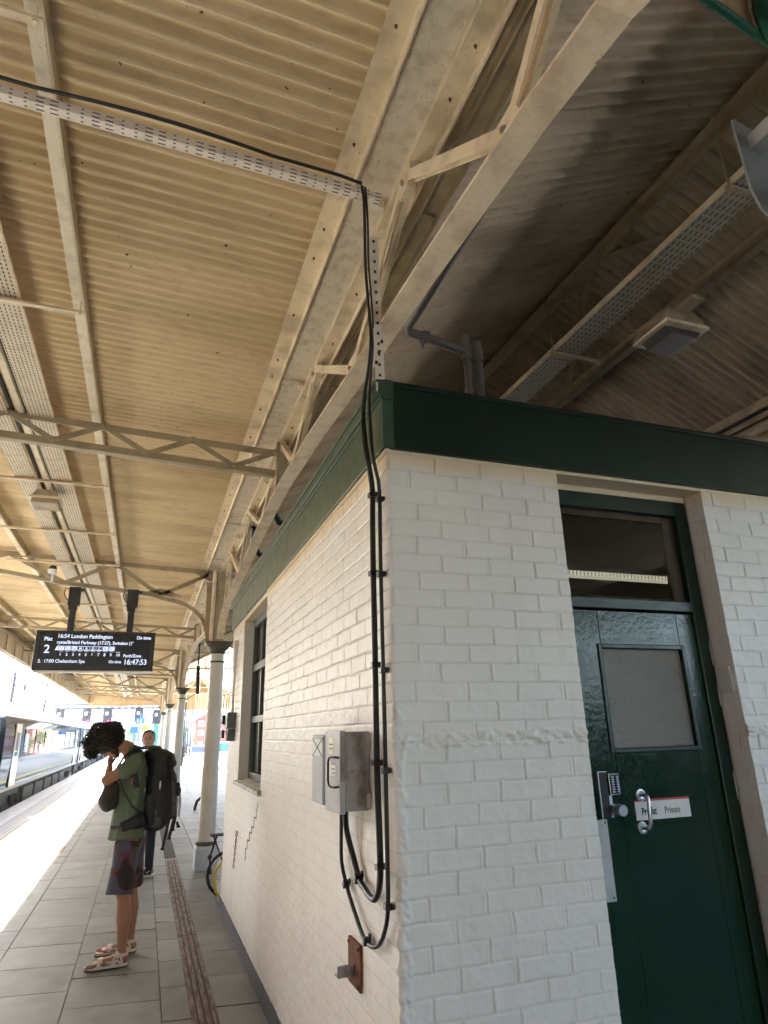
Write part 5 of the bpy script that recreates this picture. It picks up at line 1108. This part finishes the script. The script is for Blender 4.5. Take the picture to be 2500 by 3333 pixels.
g=MB(); g.cap((.13,9.80,1.0),.13,(.13,9.80,.92),.13,(1.1,.8),(1,0,0)); g.cap((.05,9.82,.90),.09,(.03,9.92,.5),.068); g.cap((.03,9.92,.5),.066,(.02,9.98,.10),.05); g.cap((.185,9.80,.9),.09,(.19,9.775,.5),.068); g.cap((.19,9.775,.5),.066,(.20,9.755,.11),.052)
remesh('jeans',g,'jeans',P2,.009,3)
for (x,y) in ((.195,9.755),(.02,9.98)):
    g=MB(); g.cap((x+.03,y,.065),.042,(x-.06,y,.052),.042,(1,.9)); g.cap((x-.06,y,.05),.04,(x-.13,y,.04),.034,(1.1,.75)); g.cap((x,y,.08),.045,(x,y,.10),.042); sh=remesh('shoe',g,'shoeb',P2,.006,2)
    g=MB(); g.prism([(x+.075,y-.03),(x+.075,y+.03),(x,y+.04),(x-.11,y+.045),(x-.165,y+.025),(x-.172,y),(x-.165,y-.025),(x-.11,y-.045),(x,y-.04)],.001,.028,'z'); obj('shoe_sole',g,'shoew',sh,local=False) if False else obj('shoe_sole',g,'shoew',P2,bevel=.004)
    g=MB(); g.bar((x-.02,y-.045,.05),(x+.02,y-.046,.075),.006,.012,(0,1,0)); g.bar((x+.045,y-.045,.045),(x+.05,y-.044,.08),.006,.012,(0,1,0)); g.bar((x-.07,y-.02,.09),(x-.03,y-.02,.115),.03,.004,(0,0,1)); obj('shoe_stripe',g,'shoew',P2)
# ================================================================== BICYCLE behind the building end
BK=thing('bicycle','black folding bicycle with a yellow fork leaning behind the far end of the brick building','bicycle',(1.1,8.2,0))
def wheel(cx,r):
    g=MB(); pts=[(cx+r*math.cos(a),8.2,r+.012+r*math.sin(a)) for a in np.linspace(0,2*PI,33)]; g.tube(pts,.018,8,False); w_=obj('tyre',g,'black',BK,smooth=True)
    g=MB(); pts=[(cx+(r-.028)*math.cos(a),8.2,r+.012+(r-.028)*math.sin(a)) for a in np.linspace(0,2*PI,33)]; g.tube(pts,.008,6,False)
    for k in range(14):
        a=k*PI/7; g.tube([(cx,8.2,r+.012),(cx+(r-.03)*math.cos(a),8.2,r+.012+(r-.03)*math.sin(a))],.0018,4)
    g.tube([(cx,8.16,r+.012),(cx,8.24,r+.012)],.018,10); obj('rim',g,'steel',w_)
wheel(1.01,.22); wheel(1.98,.22)
g=MB(); g.tube([(1.20,8.2,.60),(1.55,8.2,.36),(1.75,8.2,.33)],.02,10); g.tube([(1.75,8.2,.33),(1.66,8.2,.80)],.016,10); g.tube([(1.75,8.2,.33),(1.98,8.2,.24)],.012,8); g.tube([(1.70,8.2,.55),(1.98,8.2,.24)],.010,8); g.tube([(1.20,8.2,.50),(1.17,8.2,.72),(1.14,8.2,.98)],.014,10); g.tube([(1.14,7.95,1.0),(1.14,8.45,1.0)],.012,8); obj('frame',g,'blackm',BK,smooth=True)
g=MB()
for y in (8.15,8.25): g.tube([(1.17,y,.66),(1.10,y,.50),(1.03,y,.36),(1.01,y,.235)],.011,8)
g.tube([(.93,8.12,.36),(.865,8.12,.30),(.85,8.12,.2),(.885,8.12,.08),(.94,8.12,.02)],.017,8); obj('fork',g,'yellowp',BK,smooth=True)
g=MB(); g.box(.80,1.10,8.12,8.28,.625,.64); g.tube([(.83,8.2,.625),(.99,8.2,.26)],.009,6); g.tube([(.86,8.14,.625),(.80,8.14,.42),(.815,8.14,.25)],.012,6); g.ball((.80,8.14,.42),.028,8,5); obj('rack',g,'blackm',BK)
g=MB(); g.cap((1.58,8.2,.84),.045,(1.78,8.2,.85),.07,(1,.4)); obj('saddle',g,'black',BK,smooth=True)
t=thing('bicycle_rack','black curved hoop stand on the sunlit platform beyond the first column','rack',(1.9,20,0))
g=MB(); g.tube([(1.30,17.5,0),(1.30,17.5,.06),(1.34,17.5,.2),(1.45,17.5,.28),(1.58,17.5,.28)],.035,10); g.tube([(1.55,17.5,.28),(1.55,17.5,1.3)],.02,8); obj('hoop',g,'blackm',t,smooth=True)
# ================================================================== BACKGROUND
def win_grid(parent,xs,zs,y,w_,h_,mat='winfar',name='window'):
    me=None
    for x in xs:
        for z in zs:
            if me is None:
                g=MB(); g.box(-w_/2,w_/2,-.06,.02,-h_/2,h_/2); me=g.mesh(name); me.materials.append(M[mat])
            o=bpy.data.objects.new(name,me); COL.objects.link(o); o.parent=parent; o.location=Vector((x,y,z))-wloc(parent)
t=thing('office_block','long pale office block with rows of small windows far beyond the platform','building',(-2,200,-1.2))
g=MB(); g.box(-24,13,200,215,-1.2,16); obj('wall',g,'concr',t); g=MB(); g.box(-24.3,13.3,199.8,215.2,16.,16.6); obj('roof',g,'slate',t)
win_grid(t,[-12.5+1.75*i for i in range(14)],[1.2,3.3,5.4,7.5,9.6,11.7,13.8],199.98,.95,1.15)
t=thing('tower_block','slim pale blue clad tower rising behind the platform signs','building',(.1,150,-1.2))
g=MB(); g.box(-.62,1.0,150,153,-1.2,9.5); obj('wall',g,'hblue',t); g=MB(); g.box(-.7,1.1,149.9,153.1,9.5,9.8); obj('roof',g,'concr',t); win_grid(t,[-.1,.55],[2+1.6*i for i in range(4)],149.98,.35,.9)
t=thing('brick_house','red brick house with white framed windows and a slate roof beyond the columns','house',(8.7,100,-1.1))
g=MB(); g.box(6.75,12.4,100,108,-1.1,3.7); g.prism([(6.75,3.701),(9.0,4.95),(12.4,3.701)],100.001,107.9,'y'); obj('wall',g,'brick',t)
g=MB(); g.bar((6.35,103.9,3.62),(9.0,103.9,5.12),8.6,.14,(0,0,1)); g.bar((9.0,103.9,5.12),(12.8,103.9,3.62),8.6,.14,(0,0,1)); obj('roof',g,'slate',t)
for x in (7.55,9.6,11.4):
    for z in (3.35,2.1,.6):
        g=MB(); g.box(x-.36,x+.36,99.93,99.995,z-.36,z+.36); o=obj('window',g,'label',t); g=MB(); g.box(x-.27,x-.04,99.90,99.9295,z-.27,z+.27); g.box(x+.04,x+.27,99.90,99.9295,z-.27,z+.27); obj('pane',g,'winfar',o)
for (x,y,m_,l,h_) in ((6.1,80,'boxdark','grey blue storage container beyond the platform end',1.7),(8.6,80,'teal','green storage container right of the blue grey one',2.0)):
    t=thing('storage_container',l,'container',(x,y,-1.15)); g=MB(); g.box(x-.95,x+.95,y,y+3,-1.14,-1.14+h_)
    for k in range(9): g.box(x-.9+k*.21,x-.82+k*.21,y-.04,y-.001,-1.05,-1.2+h_)
    obj('shell',g,m_,t); g=MB(); g.box(x-.98,x+.98,y-.06,y+3.05,-1.139+h_,-1.07+h_); obj('roof_frame',g,'concr',t)
t=thing('equipment_cabin','pale grey striped equipment cabinet on legs left of the brick house','cabinet',(4.75,80,-1.1)); g=MB(); g.box(4.42,5.05,80,80.7,.55,2.15); obj('cabinet_body',g,'hblue',t); g=MB(); g.box(4.4,5.07,79.96,79.99,1.0,1.12); g.box(4.4,5.07,79.96,79.99,.65,.77); obj('stripe',g,'slate',t); g=MB(); g.box(4.5,4.6,80.2,80.3,-1.15,.55); g.box(4.88,4.98,80.2,80.3,-1.15,.55); obj('leg',g,'gantry',t)
for i,(x,y,h_,l) in enumerate(((2.27,43.2,3.7,'slim dark lamp post standing at the edge of the sunlit platform'),(3.30,60,6,'lamp post beyond the platform, left of three thin ones'),(3.58,62,6,'lamp post beyond the platform, middle of three thin ones'),(3.98,64,6,'lamp post beyond the platform, right of three thin ones'))):
    t=thing('lamp_post',l,'lamp post',(x,y,0),'thin posts beyond the canopy'); g=MB(); g.tube([(x,y,-1.1 if i else 0),(x,y,h_)],.045 if i else .035,8); obj('pole',g,'gantry',t); g=MB(); g.tube([(x,y,-1.1 if i else 0),(x,y,1.1)],.075,10); obj('post_base',g,'under',t); g=MB(); g.box(x-.1,x+.1,y-.35,y+.1,h_,h_+.07); obj('lamp_head',g,'label',t)
t=thing('platform_sign','small blue sign board on a blue post behind the backpacker','sign',(-.45,60,0)); g=MB(); g.tube([(-.42,60,0),(-.42,60,3.6)],.04,8); obj('post',g,'blue',t); g=MB(); g.box(-.78,-.10,59.93,59.97,2.80,3.22); obj('board',g,'blue',t); text('lettering','1-3',.34,(-.70,59.92,2.88),'label',t,sx=.9)
t=thing('platform_sign','lower blue notice panel left of the blue post','sign',(-.8,60.5,0)); g=MB(); g.box(-1.15,-.55,60.4,60.45,2.05,2.55); obj('board',g,'blue',t); g=MB(); g.tube([(-.85,60.5,0),(-.85,60.5,2.05)],.04,8); obj('post',g,'blue',t)
t=thing('warning_sign','yellow triangular warning sign above the second person\'s head','sign',(.04,45,0)); g=MB(); g.prism([(-.24,2.13),(.22,2.13),(-.01,2.52)],45,45.03,'y'); obj('triangle',g,'ywarn',t); g=MB(); g.box(-.02,.01,44.99,44.999,2.26,2.40); g.box(-.02,.01,44.99,44.999,2.19,2.22); obj('symbol',g,'ink',t); g=MB(); g.tube([(-.01,45.06,0),(-.01,45.06,2.3)],.03,8); obj('post',g,'gantry',t)
t=thing('green_screen','small teal hoarding right of the second person\'s head','hoarding',(.75,52,0)); g=MB(); g.box(.62,.92,52,52.1,-.0,2.6); g.box(.58,.62,51.95,52.05,0,2.7); obj('panel',g,'teal',t)
# signal gantry with signal heads
t=thing('signal_gantry','grey lattice signal gantry spanning the tracks beyond the train','gantry',(-8,70,-1.1)); g=MB()
for z in (4.42,4.78):
    for y in (69.7,70.3): g.box(-18,3.6,y-.05,y+.05,z-.05,z+.05)
for k in range(24): g.bar((-18+k*.9,69.7,4.42),(-17.1+k*.9,69.7,4.78),.05,.04,(0,1,0)); g.bar((-17.1+k*.9,69.7,4.42),(-17.1+k*.9,69.7,4.78),.04,.04,(0,1,0))
g.box(-18,3.6,69.75,70.25,4.36,4.37); obj('beam',g,'gantry',t)
for x in (-17.6,3.4): g=MB(); g.box(x-.15,x+.15,69.8,70.2,-1.1,4.37); obj('leg',g,'gantry',t)
for i,(x,z0,z1,l,red) in enumerate(((-7.55,3.55,4.36,'unlit dark signal head, left one under the gantry',0),(-5.25,3.02,4.36,'dark signal head with a red light, left of the two lit ones',1),(-3.42,3.0,4.36,'dark signal head with a red light just above the curly hair',1),(-.62,3.1,4.36,'dark signal head hung behind the blue platform sign',0),(1.05,2.9,4.2,'dark signal head beside the column tops',0))):
    t=thing('railway_signal',l,'signal',(x,69.4,z1),'signal heads hung below the gantry'); g=MB(); g.box(x-.42,x+.34,69.3,69.42,z0,z1); g.prism([(x-.30,z0+.3),(x-.05,z0+.3),(x-.05,z1-.1),(x-.30,z1-.1)],69.2,69.29,'y'); obj('backboard',g,'blackm',t)
    g=MB(); g.box(x-.25,x+.0,69.18,69.199,z1-.6,z1-.3); obj('route_box',g,'coping',t)
    if red: g=MB(); g.lathe([(.15,0),(.15,-.02)],(x+.10,69.29,z0+.17),20,'y'); obj('red_lamp',g,'sigred',t)
# overhead line equipment
t=thing('overhead_line_mast','thin overhead line arm and mast above the train roof','mast',(-6.9,40.5,-1.1)); g=MB(); g.tube([(-6.9,40.5,-1.1),(-6.9,40.5,5.2)],.09,10); obj('mast',g,'gantry',t)
g=MB(); g.tube([(-6.9,40.4,4.6),(-6.45,40,4.48),(-5.15,40,4.51)],.055,8); g.tube([(-6.27,40,4.48),(-6.27,40,4.25),(-6.2,40,4.2),(-5.45,40,3.95),(-5.34,40,3.88),(-5.335,40,3.6)],.038,8); g.box(-6.34,-6.2,39.95,40.05,4.2,4.42); g.box(-5.22,-5.12,39.95,40.05,4.42,4.60); obj('cantilever_arm',g,'gantry',t)
t=thing('overhead_line_mast','vertical dropper post over the train roof between the arm and the gantry','mast',(-5.2,42,2.8)); g=MB(); g.tube([(-5.5,42,2.85),(-5.42,42,3.9)],.06,8); g.tube([(-5.42,42,3.9),(-5.4,42,4.15)],.03,6); g.box(-5.55,-5.4,41.9,42.1,2.82,3.0); obj('post',g,'gantry',t)
for i,(x,y,l) in enumerate(((-7.6,55,'far overhead frame above the gantry, left'),(-6.2,55,'far overhead frame above the gantry, right'))):
    t=thing('overhead_gantry',l,'frame',(x,y,4.3)); g=MB(); g.tube([(x-.45,y,4.0),(x-.45,y,4.55),(x+.5,y,4.55),(x+.5,y,4.0),(x-.45,y,4.05)],.045,6); g.tube([(x-.3,y,4.2),(x-.1,y,4.45),(x+.1,y,4.2),(x+.3,y,4.45)],.02,6); g.tube([(x+.1,y,4.5),(x+.1,y+15,4.36)],.02,6); obj('frame_tube',g,'gantry',t)
for i,(x,z0,z1,l) in enumerate(((-5.0,4.12,4.0,'lower overhead wire running above the train'),(-4.6,4.75,4.65,'upper overhead wire running above the train'),(-8.6,5.0,4.9,'overhead wire above the farther track'))):
    g=MB(); g.tube([(x,-10,z0),(x+.12,20,z0-.02),(x,40,z1),(x,70,z1)],.016,5); o=obj('overhead_wire',g,'gantry',None,label=l,cat='wire',group='overhead wires')
# hazy trees far right and left
def tree(x,y,h_,r,label):
    t=thing('tree',label,'tree',(x,y,-1.15),'trees beyond the station'); g=MB(); g.tube([(x,y,-1.15),(x+.1,y,h_*.5),(x,y+.1,h_*.8)],[.16,.11,.05],8)
    for k in range(6): a=k*1.1; g.tube([(x,y,h_*.45),(x+math.cos(a)*r*.5,y+math.sin(a)*r*.5,h_*.7)],[.06,.02],6)
    obj('trunk',g,'under',t); g=MB(); rr=random.Random(int(x*10))
    cl=[(x+rr.uniform(-.7,.7)*r,y+rr.uniform(-.7,.7)*r,h_*.65+rr.uniform(-.35,.45)*r,rr.uniform(.25,.5)*r) for _ in range(12)]
    for _ in range(1500):
        c=rr.choice(cl); v=Vector((rr.gauss(0,1),rr.gauss(0,1),rr.gauss(0,1))).normalized()*c[3]*rr.uniform(.5,1.05); p=Vector(c[:3])+v; s=.11; a=Vector((rr.uniform(-1,1),rr.uniform(-1,1),rr.uniform(-1,1)))*s; b=Vector((rr.uniform(-1,1),rr.uniform(-1,1),rr.uniform(-1,1)))*s
        g.add([p,p+a,p+a+b,p+b],[(0,1,2,3)])
    obj('crown',g,'leaf',t)
tree(5.1,95,2.6,1.5,'small hazy tree between the second and third columns'); tree(-1.6,120,3.4,2.,'hazy tree low behind the platform signs'); tree(14.5,110,6,3,'larger tree right of the brick house')
# unseen block added left of the tracks: it keeps the sun off the near part of the platform
t=thing('sun_blocker_building','tall red brick block added out of view on the left to keep sun off the platform','building',(-18,-19,-1.2))
g=MB(); g.box(-24,-14.7,-60,22,-1.2,25); obj('wall',g,'brick',t)
g=MB(); g.box(-24.3,-14.4,-60.2,22.3,25.,25.7); obj('roof',g,'slate',t)
win_grid(t,[0],[2.5+3.2*j for j in range(7)],0,.1,.1) if False else None
for k in range(10):
    for j in range(6):
        g=MB(); g.box(-14.72,-14.62,-55+k*7.8,-53.2+k*7.8,2.+3.6*j,4.2+3.6*j); obj('window',g,'winfar',t)
# far platform across the tracks
g=MB(); g.box(-40,-14.6,-40,140,-1.15,0); struct('far_platform',g,'coping')

# ================================================================== HAZE (sunlit air that whitens the distance)
g=MB(); g.box(-121,121,-61,321,-2.3,27)
hz=obj('haze',g,M['label'],None,kind='stuff'); hm=bpy.data.materials.new('pale_air'); hm.use_nodes=True; ht=hm.node_tree
ht.nodes.remove(ht.nodes['Principled BSDF']); hv=ht.nodes.new('ShaderNodeVolumePrincipled'); hv.inputs['Color'].default_value=(.93,.95,1,1); hv.inputs['Density'].default_value=.0003; hv.inputs['Anisotropy'].default_value=.35
ht.links.new(hv.outputs[0],ht.nodes['Material Output'].inputs['Volume']); hz.data.materials.clear(); hz.data.materials.append(hm); S.cycles.volume_bounces=1
